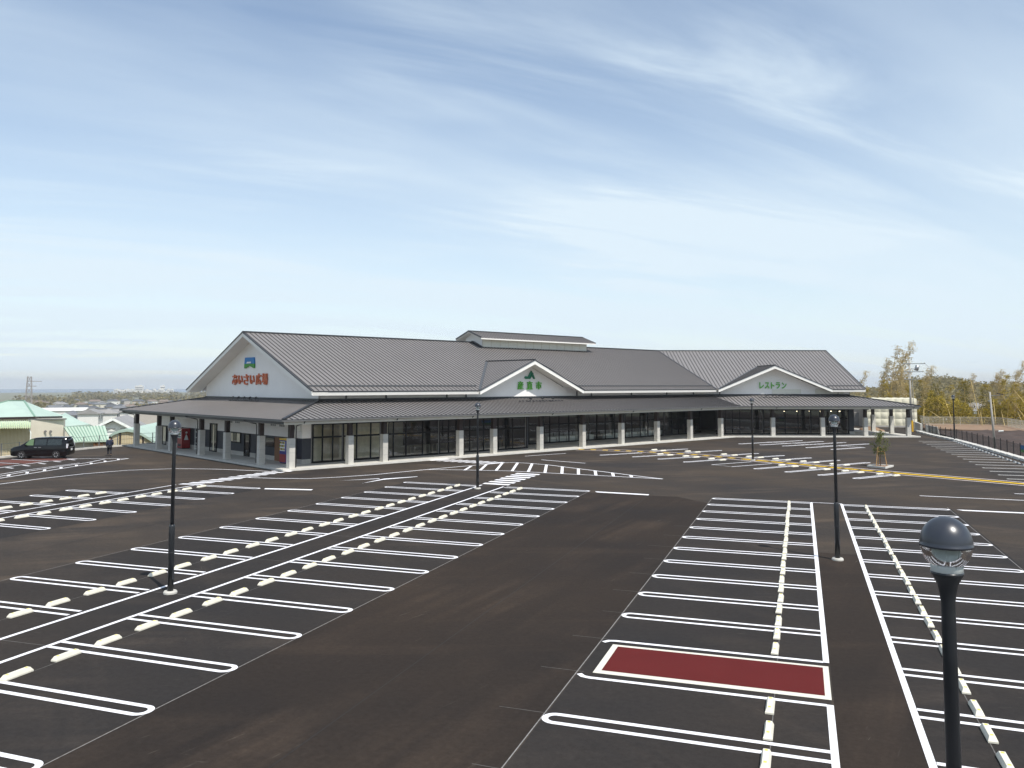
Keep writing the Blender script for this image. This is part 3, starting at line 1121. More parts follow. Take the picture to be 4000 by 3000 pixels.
# porch (skirt) roofs
lo1 = MB().slab([P1(t, v, zl(v)) for t, v in ((LVS, LV), (mit1(LV), LV), (mit1(5.1), 5.1), (5.1, 5.1))], (0, 0, -.08)).build('porch_roof', 'roof', HALL)
t = LVS + .3
while t < mit1(5.1):
    hi = LV + (t - LVS) * (5.1 - LV) / (5.1 - LVS) if t < 5.1 else 5.1
    lo = LV if t <= mit1(LV) else .2 + (t - 58.6) / TB
    if hi > lo:
        seam(P1, P1(t, lo, zl(lo)), P1(t, hi, zl(hi)), lo1, rest)
    t += STEP
lo2 = MB().slab([P2(t, v, zl(v)) for t, v in ((mit2(LV), LV), (21.9, LV), (15.4, 5.1), (mit2(5.1), 5.1))], (0, 0, -.08)).build('porch_roof', 'roof', HALL)
t = mit2(5.1) + .1
while t < 21.8:
    lo = LV if t > mit2(LV) else .2 - t / TB
    hi = 5.1 if t < 15.4 else LV + (21.9 - t) * (5.1 - LV) / 6.5
    if hi > lo:
        seam(P2, P2(t, lo, zl(lo)), P2(t, hi, zl(hi)), lo2, rest)
    t += STEP
lo3 = MB().slab([PS(t, v, zs(v)) for t, v in ((LV, LVS), (5.1, 5.1), (27.9, 5.1), (34.6, LVS))], (0, 0, -.08)).build('porch_roof', 'roof', HALL)
t = LV + .3
while t < 34.5:
    hi = min(5.1, LVS + (t - LV) * (5.1 - LVS) / (5.1 - LV), LVS + (34.6 - t) * (5.1 - LVS) / 6.7)
    if hi > LVS:
        seam(PS, PS(t, LVS, zs(LVS)), PS(t, hi, zs(hi)), lo3, rest)
    t += STEP
MB().slab([PE(t, v, ze(v)) for t, v in ((LV, LVE), (5.1, 5.1), (27.9, 5.1), (34.4, LVE))], (0, 0, -.08)).build('porch_roof', 'roof', HALL)
# dormer roofs
for P, c in ((P1, D1), (P2, D2)):
    dpart = empty('dormer', (0, 0, 0))
    dpart.parent = HALL
    for s in (-1, 1):
        pl = [P(c + s * (DH + .05), 3.5, 5.80 + .03 - .05 * DS), P(c, 3.5, DZ + .03), P(c, DB + .1, DZ + .03), P(c + s * DH, EV + .05, 5.83)]
        MB().slab(pl, (0, 0, -.08)).build('dormer_roof', 'roof', dpart)
        MB().slab([p + V(0, 0, -.085) for p in (P(c + s * (DH + .02), 3.53, 5.80), P(c, 3.53, DZ), P(c, 5.2, DZ), P(c + s * (DH - 1.2), 5.2, DZ - (DH - 1.2) * DS))], (0, 0, -.10)).build('soffit', 'soffit', dpart)
        # white barge board on the slope
        a0, a1 = P(c + s * (DH + .12), 3.46, 5.80 - .12 * DS), P(c, 3.46, DZ)
        inn = (P(c, 3.52, 0) - P(c, 3.46, 0))
        MB().slab([a0 + V(0, 0, -.01), a1 + V(0, 0, -.01), a1 + V(0, 0, -.40), a0 + V(0, 0, -.36)], inn).build('barge_board', 'fascia_white', dpart)
        MB().bar(a0 + V(0, 0, .035), a1 + V(0, 0, .035), 0.13, 0.05).build('verge_trim', 'roof_trim', dpart)
        v = 3.75
        while v < DB:
            d = DH * (1 - (v - EV) / (DB - EV)) if v > EV else DH
            rest.bar(P(c, v, DZ + .055), P(c + s * d, v, DZ + .055 - d * DS), 0.045, 0.05)
            v += STEP
        MB().bar(P(c + s * DH, EV, EZ + .05), P(c, DB, DZ + .06), 0.30, 0.03).build('valley_flashing', 'flashing', dpart)
    MB().bar(P(c, 3.42, DZ + .08), P(c, DB + .15, DZ + .08), 0.16, 0.09).build('ridge_cap', 'roof_trim', dpart)
    wl_ = [P(c - DH + .7, 5.08, 4.92), P(c + DH - .7, 5.08, 4.92), P(c + DH - .7, 5.08, 5.62), P(c + DH - 1.1, 5.08, 5.95), P(c, 5.08, DZ - .2), P(c - DH + 1.1, 5.08, 5.95), P(c - DH + .7, 5.08, 5.62)]
    MB().slab(wl_, P(c, 5.2, 0) - P(c, 5.08, 0)).build('gable_wall', 'wall_white', dpart)
rest_o = rest.build('small_seams', 'seam', HALL)
rest_o['kind'] = 'stuff'
rest_side.build('small_seams', 'roof', HALL)['kind'] = 'stuff'
# ridge caps, valley, hips, snow guards
for a, b in ((P1(EV - .03, RV, RZ + .06), P1(mit1(RV), RV, RZ + .06)), (P2(mit2(RV), RV, RZ + .06), P2(17.33, RV, RZ + .06))):
    MB().bar(a, b, 0.26, 0.10).build('ridge_cap', 'roof_trim', HALL)
MB().bar(P1(mit1(EV), EV, EZ + .035), P1(mit1(RV), RV, RZ + .035), 0.16, 0.03).build('valley_flashing', 'roof_trim', HALL)
MB().bar(P1(mit1(LV), LV, LZ + .035), P1(mit1(5.1), 5.1, zl(5.1) + .035), 0.14, 0.03).build('valley_flashing', 'roof_trim', HALL)
MB().bar(P1(LVS, LV, LZ + .06), P1(5.1, 5.1, zl(5.1) + .06), 0.22, 0.10).build('hip_cap', 'roof_trim', HALL)
MB().bar(PS(34.6, LVS, LZ + .06), PS(27.9, 5.1, zs(5.1) + .06), 0.22, 0.10).build('hip_cap', 'roof_trim', HALL)
MB().bar(P2(21.9, LV, LZ + .06), P2(15.4, 5.1, zl(5.1) + .06), 0.22, 0.10).build('hip_cap', 'roof_trim', HALL)
gv = EV + .78
for a, b in ((P1(EV, gv, zm(gv) + .10), P1(D1 - DH + .2, gv, zm(gv) + .10)), (P1(D1 + DH - .2, gv, zm(gv) + .10), P1(mit1(gv), gv, zm(gv) + .10)), (P2(D2 + DH - .2, gv, zm(gv) + .10), P2(17.3, gv, zm(gv) + .10))):
    MB().bar(a, b, 0.06, 0.10).build('snow_guard', 'flashing', HALL)
# white eave boards and soffits of the main roof
for a, b in ((P1(EV + .02, EV + .04, 5.56), P1(D1 - DH, EV + .04, 5.56)), (P1(D1 + DH, EV + .04, 5.56), P1(mit1(EV), EV + .04, 5.56)), (P2(D2 + DH, EV + .04, 5.56), P2(17.28, EV + .04, 5.56))):
    MB().bar(a, b, 0.06, 0.27).build('eave_board', 'eave_grey', HALL)
    MB().bar(a + V(0, 0, .19), b + V(0, 0, .19), 0.13, 0.09).build('eave_trim', 'roof_trim', HALL)
for P, ts in ((P1, ((EV + .05, D1 - DH + .1), (D1 + DH - .1, mit1(EV)))), (P2, ((D2 + DH - .1, 17.25),))):
    for t0, t1 in ts:
        MB().slab([P(t0, EV + .08, zm(EV + .08) - .12), P(t1, EV + .08, zm(EV + .08) - .12), P(t1, 5.2, zm(5.2) - .12), P(t0, 5.2, zm(5.2) - .12)], (0, 0, -.08)).build('soffit', 'soffit', HALL)
# gable end on the left and on the right
for P, w, e, sg in ((P1, 5.1, EV, 1), (P2, 15.9, 17.3, -1)):
    dn = P(w + sg * .15, 5, 0) - P(w, 5, 0)
    MB().slab([P(w, 5.1, 4.9), P(w, 5.1, zm(5.1) - .10), P(w, RV, RZ - .10), P(w, 27.9, zm(27.9) - .10), P(w, 27.9, 4.9)], dn).build('gable_wall', 'wall_white', HALL)
    for v0, v1 in ((EV, RV), (29.4, RV)):
        MB().slab([P(e, v0, zm(v0) - .10), P(e, v1, zm(v1) - .10), P(w, v1, zm(v1) - .10), P(w, v0, zm(v0) - .10)], (0, 0, -.10)).build('soffit', 'soffit', HALL)
        x = e + sg * .02
        MB().slab([P(x - sg * .05, v0, zm(v0) - .03), P(x - sg * .05, v1, zm(v1) - .03), P(x - sg * .05, v1, zm(v1) - .40), P(x - sg * .05, v0, zm(v0) - .34)], P(sg * .06, 0, 0) - P(0, 0, 0)).build('barge_board', 'fascia_white', HALL)
        MB().bar(P(x - sg * .05, v0, zm(v0) + .01), P(x - sg * .05, v1, zm(v1) + .01), 0.14, 0.07).build('verge_trim', 'roof_trim', HALL)
# upper walls between the two roofs
for a, b in ((P1(5.1, 5.1, 0), P1(mit1(5.1), 5.1, 0)), (P2(mit2(5.1), 5.1, 0), P2(15.9, 5.1, 0))):
    d = (b - a).normalized()
    n = V(-d.y, d.x, 0)
    MB().slab([a + V(0, 0, 4.85), b + V(0, 0, 4.85), b + V(0, 0, 6.1), a + V(0, 0, 6.1)], n * .15).build('upper_wall', 'wall_white', HALL)
    MB().bar(a - n * .04 + V(0, 0, 5.06), b - n * .04 + V(0, 0, 5.06), 0.10, 0.17).build('flashing_strip', 'roof_trim', HALL)
MB().bar(PS(5.0, 5.04, 5.06), PS(27.95, 5.04, 5.06), 0.10, 0.20).build('flashing_strip', 'roof_trim', HALL)
for t in (7.6, 11.6, 18.3, 20.6, 35.9, 38.2, 45.0, 51.6, 57.0):
    MB().bar(P1(t, 5.03, 4.98), P1(t, 5.03, 5.62), 0.09, 0.10).build('downpipe', 'roof_trim', HALL)
for t in (-0.6, 14.4):
    MB().bar(P2(t, 5.03, 4.98), P2(t, 5.03, 5.62), 0.09, 0.10).build('downpipe', 'roof_trim', HALL)
# cream boards at the foot of the right dormer
for t0, t1 in ((6.07, 9.72), (11.5, 15.1)):
    MB().slab([P2(t0, 5.0, 5.18), P2(t1, 5.0, 5.18), P2(t1, 5.0, 5.76), P2(t0, 5.0, 5.76)], P2(0, 5.04, 0) - P2(0, 5.0, 0)).build('cover_board', 'panel_cream', HALL)
# gutters and eave boards of the porch roof
for a, b in ((P1(LVS - .08, LV - .07, 3.70), P1(mit1(LV), LV - .07, 3.70)), (P2(mit2(LV), LV - .07, 3.70), P2(21.98, LV - .07, 3.70)), (PS(LV - .08, LVS - .07, 3.70), PS(34.65, LVS - .07, 3.70)), (PE(LV, LVE - .07, 3.70), PE(34.4, LVE - .07, 3.70))):
    MB().bar(a, b, 0.13, 0.13).build('gutter', 'gutter_grey', HALL)
    MB().bar(a + V(0, 0, .075), b + V(0, 0, .075), 0.15, 0.03).build('gutter_lip', 'roof_trim', HALL)
for a, b, m in ((P1(LVS + .12, LV + .10, 3.53), P1(mit1(LV), LV + .10, 3.53), 'fascia_cream'), (P2(mit2(LV), LV + .10, 3.53), P2(21.8, LV + .10, 3.53), 'fascia_cream'), (PS(LV + .12, LVS + .13, 3.56), PS(34.5, LVS + .13, 3.56), 'roof_trim'), (PE(LV, LVE + .12, 3.53), PE(34.3, LVE + .12, 3.53), 'fascia_cream')):  # left side's cream board is coloured dark, its shade painted in
    MB().bar(a, b, 0.05, 0.25).build('eave_board', m, HALL)
out = [P1(LVS + .15, LV + .13, 3.42), P1(mit1(LV), LV + .13, 3.42), P2(21.7, LV + .13, 3.42), P2(21.7, 32, 3.42), P1(64, 34, 3.42), PS(34.4, LVS + .15, 3.42)]
MB().slab(out, (0, 0, .05)).build('porch_ceiling', 'soffit', HALL)
# the platform
pout = [P1(-.55, .18, .15), P1(58.6, .18, .15), P2(22.2, .18, .15), P2(22.2, 33, .15), P1(64, 34, .15), P1(-.55, 34, .15)]
MB().slab(pout, (0, 0, -.3)).build('platform', 'concrete_pale', HALL)
MB().slab([P1(-.6, .10, .154), P1(58.6, .10, .154), P1(58.7, .42, .154), P1(-.6, .42, .154)], (0, 0, -.2)).build('platform_edge', 'kerb', HALL)
MB().slab([P2(.1, .10, .154), P2(22.3, .10, .154), P2(22.3, .42, .154), P2(0, .42, .154)], (0, 0, -.2)).build('platform_edge', 'kerb', HALL)
MB().slab([P1(-.75, .0, .02), P1(-.56, .0, .02), P1(-.56, 34, .02), P1(-.75, 34, .02)], (0, 0, -.2)).build('riser_shade_strip', 'plastic_black', HALL)  # black strip painted in for the shade along the platform's left riser


def pillar(P, t, v, tall=3.42):
    c = P(t, v, 0)
    e = P(t + 1, v, 0) - c
    a = math.atan2(e.y, e.x)
    g_ = empty('pillar', (0, 0, 0))
    g_.parent = HALL
    MB().box((c.x, c.y, 1.25), (.47, .47, 2.2), a).build('concrete_block', 'concrete_pale', g_)
    MB().box((c.x, c.y, (2.35 + tall) / 2), (.34, .34, tall - 2.35), a).build('timber_post', 'timber_dark', g_)
    for z in (0.7, 1.3, 1.9):
        MB().box((c.x, c.y, z), (.474, .474, .012), a).build('joint', 'concrete_grey', g_)


for t in (0.3, 5.29, 8.47, 16.29, 20.19, 26.04, 31.95, 37.91, 43.91, 50.0, 56.16):
    pillar(P1, t, .62)
for t in (4.68, 10.7, 15.89, 21.09):
    pillar(P2, t, .62)
pillar(P2, 21.3, 5.6)
pillar(P2, 21.3, 11.0)
for t in (5.07, 11.29, 16.59, 23.5, 26.86, 33.1):
    pillar(PS, t, .1)


def rain_pipe(P, t, v, side=.35):
    e_ = LVS if P is PS else LV
    pts_ = [P(t + side, e_ - .05, 3.62), P(t + side, e_ + .1, 3.48), P(t + side, v - .05, 3.26), P(t + side, v, 3.05), P(t + side, v, .2)]
    MB().tube(pts_, 0.042, 8).build('rain_pipe', 'pole_section', HALL, True)


for t in (0.3, 8.47, 16.29, 26.04, 37.91, 50.0):
    rain_pipe(P1, t, .5)
for t in (4.68, 15.89, 21.09):
    rain_pipe(P2, t, .5, .1)
for t in (5.3, 16.9, 33.3):
    rain_pipe(PS, t, .0)


# ---- glazed shopfronts
def glazing(P, v, ts, z0=.2, z1=3.2, zt_=2.15, thick=(), kind='shopfront'):
    g_ = empty(kind, (0, 0, 0))
    g_.parent = HALL
    MB().bar(P(ts[0] - .1, v, z0), P(ts[-1] + .1, v, z0), .12, .18).build('sill', 'frame_dark', g_)
    MB().bar(P(ts[0] - .1, v, z1 + .1), P(ts[-1] + .1, v, z1 + .1), .12, .34).build('header', 'frame_dark', g_)
    MB().bar(P(ts[0], v, zt_), P(ts[-1], v, zt_), .08, .14).build('transom', 'frame_dark', g_)
    for i, t_ in enumerate(ts):
        w_ = .17 if t_ in thick else .10
        MB().bar(P(t_, v, z0 + .06), P(t_, v, z1 - .06), .09, w_, P(1, 0, 0) - P(0, 0, 0)).build('mullion', 'frame_dark', g_)
        if t_ in thick:
            MB().bar(P(t_ - .11, v - .03, z0 - .05), P(t_ - .11, v - .03, z1), .06, .06).build('steel_post', 'frame_steel', g_)
        if i + 1 < len(ts):
            t2_ = ts[i + 1]
            for a_, b_ in ((z0 + .06, zt_ - .07), (zt_ + .07, z1 - .06)):
                MB().poly([P(t_ + .03, v, a_), P(t2_ - .03, v, a_), P(t2_ - .03, v, b_), P(t_ + .03, v, b_)]).build('pane', 'glass', g_)
    return g_


f1 = (3.39, 4.27, 5.19, 6.13, 7.4, 8.75, 9.75, 11.0, 12.31, 14.06, 15.88, 16.93, 17.79, 19.37, 21.04, 22.86, 23.82, 24.69, 26.47)
glazing(P1, 3.0, f1, thick=(3.39, 6.13, 9.75, 15.88, 26.47))
f2 = (28.2, 29.2, 30.11, 32.29, 33.25, 34.66, 36.18, 37.65, 39.3, 40.67, 42.12, 43.76, 45.56, 46.82, 48.35, 49.79, 51.13, 53.0, 54.53, 55.83, 57.28, 58.7, 60.4)
glazing(P1, 6.5, f2, thick=(30.11, 39.3, 45.56, 53.0))
f3 = (-1.33, -.22, .66, 1.59, 3.06, 4.58, 5.54, 7.29, 8.89, 10.49, 11.61, 12.7, 13.84, 15.2)
glazing(P2, 4.0, f3, thick=(4.58, 10.49, 15.2))
# solid pieces of the shop wall
MB().slab([P1(26.55, 3.0, .15), P1(26.75, 3.0, .15), P1(26.75, 6.6, .15), P1(26.55, 6.6, .15)], (0, 0, 3.27)).build('return_wall', 'siding_navy', HALL)
MB().slab([P1(26.75, 6.45, .15), P1(28.1, 6.45, .15), P1(28.1, 6.6, .15), P1(26.75, 6.6, .15)], (0, 0, 3.27)).build('return_wall', 'siding_navy', HALL)
for z0, z1, m, o in ((.15, .5, 'concrete', -.03), (.5, 2.12, 'siding_navy', 0), (2.12, 3.42, 'wall_white', -.012)):
    MB().slab([P1(2.5 + o, 3.0 + o, z0), P1(3.32, 3.0 + o, z0), P1(3.32, 3.15, z0), P1(2.5 + o, 3.15, z0)], (0, 0, z1 - z0)).build('wall_panel', m, HALL)
    MB().slab([PS(3.15, 2.5 + o, z0), PS(33.0, 2.5 + o, z0), PS(33.0, 2.65, z0), PS(3.15, 2.65, z0)], (0, 0, z1 - z0)).build('wall_panel', m, HALL)
    MB().slab([P2(15.3, 4.0 + o, z0), P2(15.9 - o, 4.0 + o, z0), P2(15.9 - o, 30, z0), P2(15.75, 30, z0), P2(15.75, 4.15, z0), P2(15.3, 4.15, z0)], (0, 0, z1 - z0)).build('wall_panel', m if m != 'wall_white' else 'siding_navy', HALL)


def opening(t0, t1, z0, z1, name, infill, blinds=()):
    """door or window in the left side wall: frame, pane and what hangs behind it"""
    g_ = empty(name, (0, 0, 0))
    g_.parent = HALL
    v = 2.46
    for a_, b_ in ((PS(t0, v, z0), PS(t0, v, z1)), (PS(t1, v, z0), PS(t1, v, z1)), (PS(t0 - .05, v, z1), PS(t1 + .05, v, z1)), (PS(t0 - .05, v, z0), PS(t1 + .05, v, z0))):
        MB().bar(a_, b_, .10, .09, (0, 1, 0) if a_.z != b_.z else None).build('frame', 'frame_dark', g_)
    MB().slab([PS(t0, v + .01, z0), PS(t1, v + .01, z0), PS(t1, v + .01, z1), PS(t0, v + .01, z1)], (.02, 0, 0)).build('pane', infill, g_)
    for a_, b_ in blinds:
        MB().slab([PS(a_, v - .005, z0 + .06), PS(b_, v - .005, z0 + .06), PS(b_, v - .005, z1 - .06), PS(a_, v - .005, z1 - .06)], (.01, 0, 0)).build('blind', 'interior_cream', g_)


opening(7.5, 9.3, 1.25, 1.95, 'window', 'glass_dark')
opening(12.1, 13.1, .2, 2.05, 'door', 'glass_dark')
opening(13.9, 16.05, 1.25, 2.1, 'window', 'glass_dark', ((13.95, 14.6), (15.5, 16.0)))
opening(18.9, 20.4, .2, 2.7, 'door', 'glass_dark', ((19.5, 19.75),))
opening(27.5, 29.6, .9, 2.0, 'window', 'glass_dark')
opening(31.4, 32.4, .2, 2.05, 'door', 'interior_cream')
for t0, n in ((5.9, 3), (7.4, 3), (14.2, 3), (15.7, 2)):
    for k in range(n):
        MB().slab([PS(t0 + k * .33, 2.46, 2.93), PS(t0 + k * .33 + .2, 2.46, 2.93), PS(t0 + k * .33 + .2, 2.46, 3.08), PS(t0 + k * .33, 2.46, 3.08)], (.02, 0, 0)).build('vent', 'concrete_grey', HALL)
MB().box((2.38, 6.75, 1.1), (.12, .95, 1.9)).build('timber_screen', 'timber_brown', HALL)
# air conditioner outdoor unit hung on the wall
ac = empty('condenser_unit', (0, 0, 0))
ac.parent = HALL
MB().box((2.28, 3.6, 2.95), (.34, .85, .6)).build('casing', 'case_white', ac)
MB().cyl((2.10, 3.68, 2.95), (2.08, 3.68, 2.95), .23, n=20).build('fan_grille', 'plastic_black', ac)
# inside: floor-to-ceiling back wall, partitions, pendant lamps over the restaurant
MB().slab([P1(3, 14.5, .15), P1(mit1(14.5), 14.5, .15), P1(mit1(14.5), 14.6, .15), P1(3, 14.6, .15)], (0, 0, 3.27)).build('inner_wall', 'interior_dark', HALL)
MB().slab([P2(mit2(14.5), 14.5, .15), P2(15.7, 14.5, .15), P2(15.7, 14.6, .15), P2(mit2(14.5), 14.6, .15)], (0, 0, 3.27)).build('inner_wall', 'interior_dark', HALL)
MB().slab([P1(3.2, 4.9, .16), P1(11.8, 4.9, .16), P1(11.8, 5.0, .16), P1(3.2, 5.0, .16)], (0, 0, 3.2)).build('inner_wall', 'interior_cream', HALL)
MB().slab([P1(6.0, 3.4, .16), P1(6.1, 3.4, .16), P1(6.1, 4.9, .16), P1(6.0, 4.9, .16)], (0, 0, 3.2)).build('inner_wall', 'interior_cream', HALL)
MB().slab([P1(12, 8.0, .16), P1(15.5, 8.0, .16), P1(15.5, 8.1, .16), P1(12, 8.1, .16)], (0, 0, 3.2)).build('inner_wall', 'interior_wall', HALL)
emitmat('lit_lamp', (1.0, 0.82, 0.55), 9.0)
for k, t in enumerate((4.9, 7.6, 9.2, 10.8, 12.1, 13.5, 14.6)):
    c = P2(t, 5.2, 3.0)
    g_ = empty('pendant_lamp', (0, 0, 0))
    g_.parent = HALL
    MB().cyl(c + V(0, 0, .12), c + V(0, 0, .4), .012, n=6).build('cord', 'wire', g_)
    MB().lathe([(.03, .12), (.09, .06), (.11, 0)], c, 12).build('shade', 'plastic_black', g_)
    MB().lathe([(.02, .02), (.08, .0), (.08, -.03), (.03, -.06)], c, 12).build('bulb', 'lit_lamp', g_)

# ---- roof monitor on the ridge
mon = empty('roof_monitor', (0, 0, 0))
mon.parent = HALL
MV0, MV1, ME, MR = 15.0, 18.0, 11.62, 12.36
t0, t1 = 31.1, 48.4
for v in (MV0, MV1):
    MB().slab([P1(t0, v, 10.3), P1(t1, v, 10.3), P1(t1, v, ME), P1(t0, v, ME)], (0, .08 if v < RV else -.08, 0)).build('side_wall', 'panel_cream', mon)
for t in (t0, t1 - .08):
    MB().slab([P1(t, MV0 + .002, 10.3), P1(t, MV0 + .002, ME), P1(t, RV, MR - .1), P1(t, MV1 - .002, ME), P1(t, MV1 - .002, 10.3)], (.08, 0, 0)).build('end_wall', 'wall_white', mon)
n = 13
for k in range(n + 1):
    t = t0 + .02 + (t1 - t0 - .04) * k / n
    MB().bar(P1(t, MV0 - .012, 10.4), P1(t, MV0 - .012, ME - .05), .03, .03).build('batten', 'fascia_cream', mon)
sl = (MR - ME + .28) / (RV - MV0 + .75)
for s in (-1, 1):
    ve = RV + s * (RV - MV0 + .75)
    z_e = MR - (RV - MV0 + .75) * .36
    MB().slab([P1(t0 - .8, ve, z_e), P1(t1 + .9, ve, z_e), P1(t1 + .9, RV, MR), P1(t0 - .8, RV, MR)], (0, 0, -.07)).build('roof', 'roof', mon)
    MB().slab([P1(t0 - .76, ve - s * .03, z_e - .075), P1(t1 + .86, ve - s * .03, z_e - .075), P1(t1 + .86, RV, MR - .075), P1(t0 - .76, RV, MR - .075)], (0, 0, -.07)).build('soffit', 'soffit', mon)
    MB().bar(P1(t0 - .8, ve, z_e - .12), P1(t1 + .9, ve, z_e - .12), .05, .12).build('eave_board', 'fascia_white', mon)
    for e in (t0 - .8, t1 + .9):
        MB().bar(P1(e, ve, z_e + .03), P1(e, RV, MR + .03), .09, .07).build('verge_trim', 'roof_trim', mon)
    mm = MB()
    t = t0 - .5
    while t < t1 + .8:
        mm.bar(P1(t, ve, z_e + .03), P1(t, RV, MR + .03), .05, .06)
        t += STEP
    o = mm.build('monitor_seams', 'seam', mon)
    o['kind'] = 'stuff'
MB().bar(P1(t0 - .82, RV, MR + .06), P1(t1 + .92, RV, MR + .06), .2, .08).build('ridge_cap', 'roof_trim', mon)
MB().bar(P1(t0 - .1, MV0 - .15, 10.55), P1(t1 + .1, MV0 - .15, 10.55), .25, .05).build('flashing_strip', 'flashing', mon)
MB().slab([P1(t0 - .35, MV0 - .2, zm(MV0 - .2) + .05), P1(t0, MV0 - .2, zm(MV0 - .2) + .05), P1(t0, RV, RZ + .08), P1(t0 - .35, RV, RZ + .08)], (0, 0, .12)).build('flashing_strip', 'roof_trim', mon)


# ---- floodlights that light the gables
def floods(P, ts, v, z, rail):
    MB().bar(P(rail[0], v, z), P(rail[1], v, z), .05, .05).build('floodlight_rail', 'roof_trim', HALL)
    for t_ in ts:
        c = P(t_, v, z)
        e = (P(t_, v + 1, z) - c).normalized()
        g_ = empty('floodlight', (0, 0, 0))
        g_.parent = HALL
        MB().bar(c + V(0, 0, 0), c + V(0, 0, .24), .035, .035).build('arm', 'roof_trim', g_)
        MB().bar(c + V(0, 0, .24) - e * .09 + V(0, 0, -.03), c + V(0, 0, .30) + e * .12, .22, .13).build('head', 'roof_trim', g_)
        for s in (-1, 1):
            d = (P(t_ + s * .35, v, z) - c)
            MB().bar(c + d - e * .1 + V(0, 0, -.04), c + d + e * .1 + V(0, 0, .0), .12, .05).build('clamp', 'roof_trim', g_)


floods(P1, (27.4, 29.0, 30.5), 3.3, zl(3.3) + .12, (25.8, 32.0))
floods(P2, (4.9, 5.7, 6.4, 7.2, 7.9), 3.6, zl(3.6) + .12, (3.9, 8.9))
floods(PS, (14.4, 15.6, 16.8, 18.0, 19.2), 4.0, zs(4.0) + .12, (13.8, 20.0))

# ------------------------------------------------------------------ lettering (things of their own on the gables)
HM = Matrix.Rotation(R(90 - 28.4), 4, 'Z')
HM.translation = V(-35.2, 52.45, 0)


def text_mesh(s, m, size_w, size_h, depth, bold):
    c = bpy.data.curves.new('letter', 'FONT')
    c.body = s
    c.extrude = 0.5
    c.offset = bold
    c.resolution_u = 3
    o = bpy.data.objects.new('letter', c)
    COL.objects.link(o)
    me = bpy.data.meshes.new_from_object(o.evaluated_get(bpy.context.evaluated_depsgraph_get()))
    bpy.data.objects.remove(o)
    xs = [v.co.x for v in me.vertices]
    ys = [v.co.y for v in me.vertices]
    w, h = max(xs) - min(xs), max(ys) - min(ys)
    for v in me.vertices:
        v.co = ((v.co.x - min(xs)) / w * size_w, (v.co.y - min(ys)) / h * size_h, v.co.z * depth)
    me.materials.clear()
    me.materials.append(M[m])
    return me


def sign_frame(name, label, p, right, cat='sign'):
    """empty whose x axis runs along the wall, y up, z out of the wall"""
    p, r = HM @ p, (HM.to_3x3() @ right).normalized()
    o = empty(name, p, 0, label, cat)
    n = r.cross(Z)
    o.rotation_euler = Matrix((r, Z, n)).transposed().to_euler()
    return o


def letters(root, chars, m, bold=0.03, depth=.10):
    for s, x0, x1, y0, y1 in chars:
        me = text_mesh(s, m, x1 - x0, y1 - y0, depth, bold)
        o = bpy.data.objects.new('letter', me)
        COL.objects.link(o)
        o.parent = root
        o.location = (x0, y0, .09)


r_s = V(0, -1, 0)
sg = sign_frame('shop_sign', 'orange Japanese lettering on the left white gable wall', PS(21.55, 5.1, 6.3), r_s)
letters(sg, [('あ', 0, 1.12, 0, .98), ('い', 1.30, 2.22, .08, .90), ('さ', 2.50, 3.45, 0, 1.0), ('い', 3.78, 4.72, .08, .90), ('広', 5.02, 6.08, 0, 1.04), ('場', 6.25, 7.34, 0, 1.04)], 'orange', 0.022)
em = sign_frame('emblem_sign', 'blue and green notched banner emblem above orange lettering', PS(18.9, 5.1, 7.85), r_s)
MB().slab([(-.02, .42, .02), (2.03, .42, .02), (1.93, 1.0, .02), (.10, 1.0, .02)], (0, 0, .12)).build('blue_field', 'emblem_blue', em)
MB().slab([(-.05, 0, .02), (.15, 0, .02), (1.02, .24, .02), (1.85, 0, .02), (2.05, 0, .02), (2.03, .415, .02), (-.02, .415, .02)], (0, 0, .12)).build('green_field', 'emblem_green', em)
MB().slab([(.45, .45, .13), (1.38, .45, .13), (1.42, .60, .13), (.62, .60, .13)], (0, 0, .03)).build('white_bar', 'sign_white', em)
for v in em.children:
    for p in v.data.vertices:
        p.co.y *= 1.0
r_f = V(1, 0, 0)
sg = sign_frame('shop_sign', 'three green Japanese characters on the middle dormer gable', P1(27.22, 5.08, 5.84), r_f)
letters(sg, [('産', 0, .76, 0, .82), ('直', 1.28, 2.06, 0, .82), ('市', 2.55, 3.33, 0, .82)], 'leaf_green', 0.022)
lg = sign_frame('logo_sign', 'dark green angular logo above three green characters on dormer', P1(28.2, 5.08, 6.9), r_f)
LW, LH = 1.44, .84


def logo_poly(pts_, hook=False):
    MB().slab([(x * LW, y * LH, .02) for x, y in pts_], (0, 0, .10)).build('logo_stroke', 'logo_green', lg)


hook = [(.0 + .13 + .13 * math.cos(R(a)), .17 + .17 * math.sin(R(a))) for a in range(60, 300, 20)]
logo_poly([(.62, 1.0), (.70, .86), (.37, .0), (.13, .0)] + [(.13 - .13 * math.sin(R(a)), .17 - .17 * math.cos(R(a))) for a in range(10, 180, 18)] + [(.24, .29), (.28, .22)])
logo_poly([(.74, .80), (.84, .66), (.52, .0), (.42, .0)])
logo_poly([(.78, .70), (1.0, .0), (.86, .0), (.70, .38)])
d2r = P2(1, 0, 0) - P2(0, 0, 0)
sg = sign_frame('shop_sign', 'green katakana restaurant lettering on the right dormer gable', P2(4.44, 5.06, 5.84), d2r)
letters(sg, [('レ', 0, .56, 0, .80), ('ス', .68, 1.26, 0, .80), ('ト', 1.46, 1.90, 0, .80), ('ラ', 2.08, 2.62, 0, .80), ('ン', 2.82, 3.42, 0, .78)], 'leaf_green', 0.025)

# ------------------------------------------------------------------ goods and machines around the hall


def on_hall(p):
    return HM @ p


def hall_thing(name, p, rz, label, cat, group=None):
    q = on_hall(p)
    return empty(name, q, R(90 - 28.4) + rz, label, cat, group)


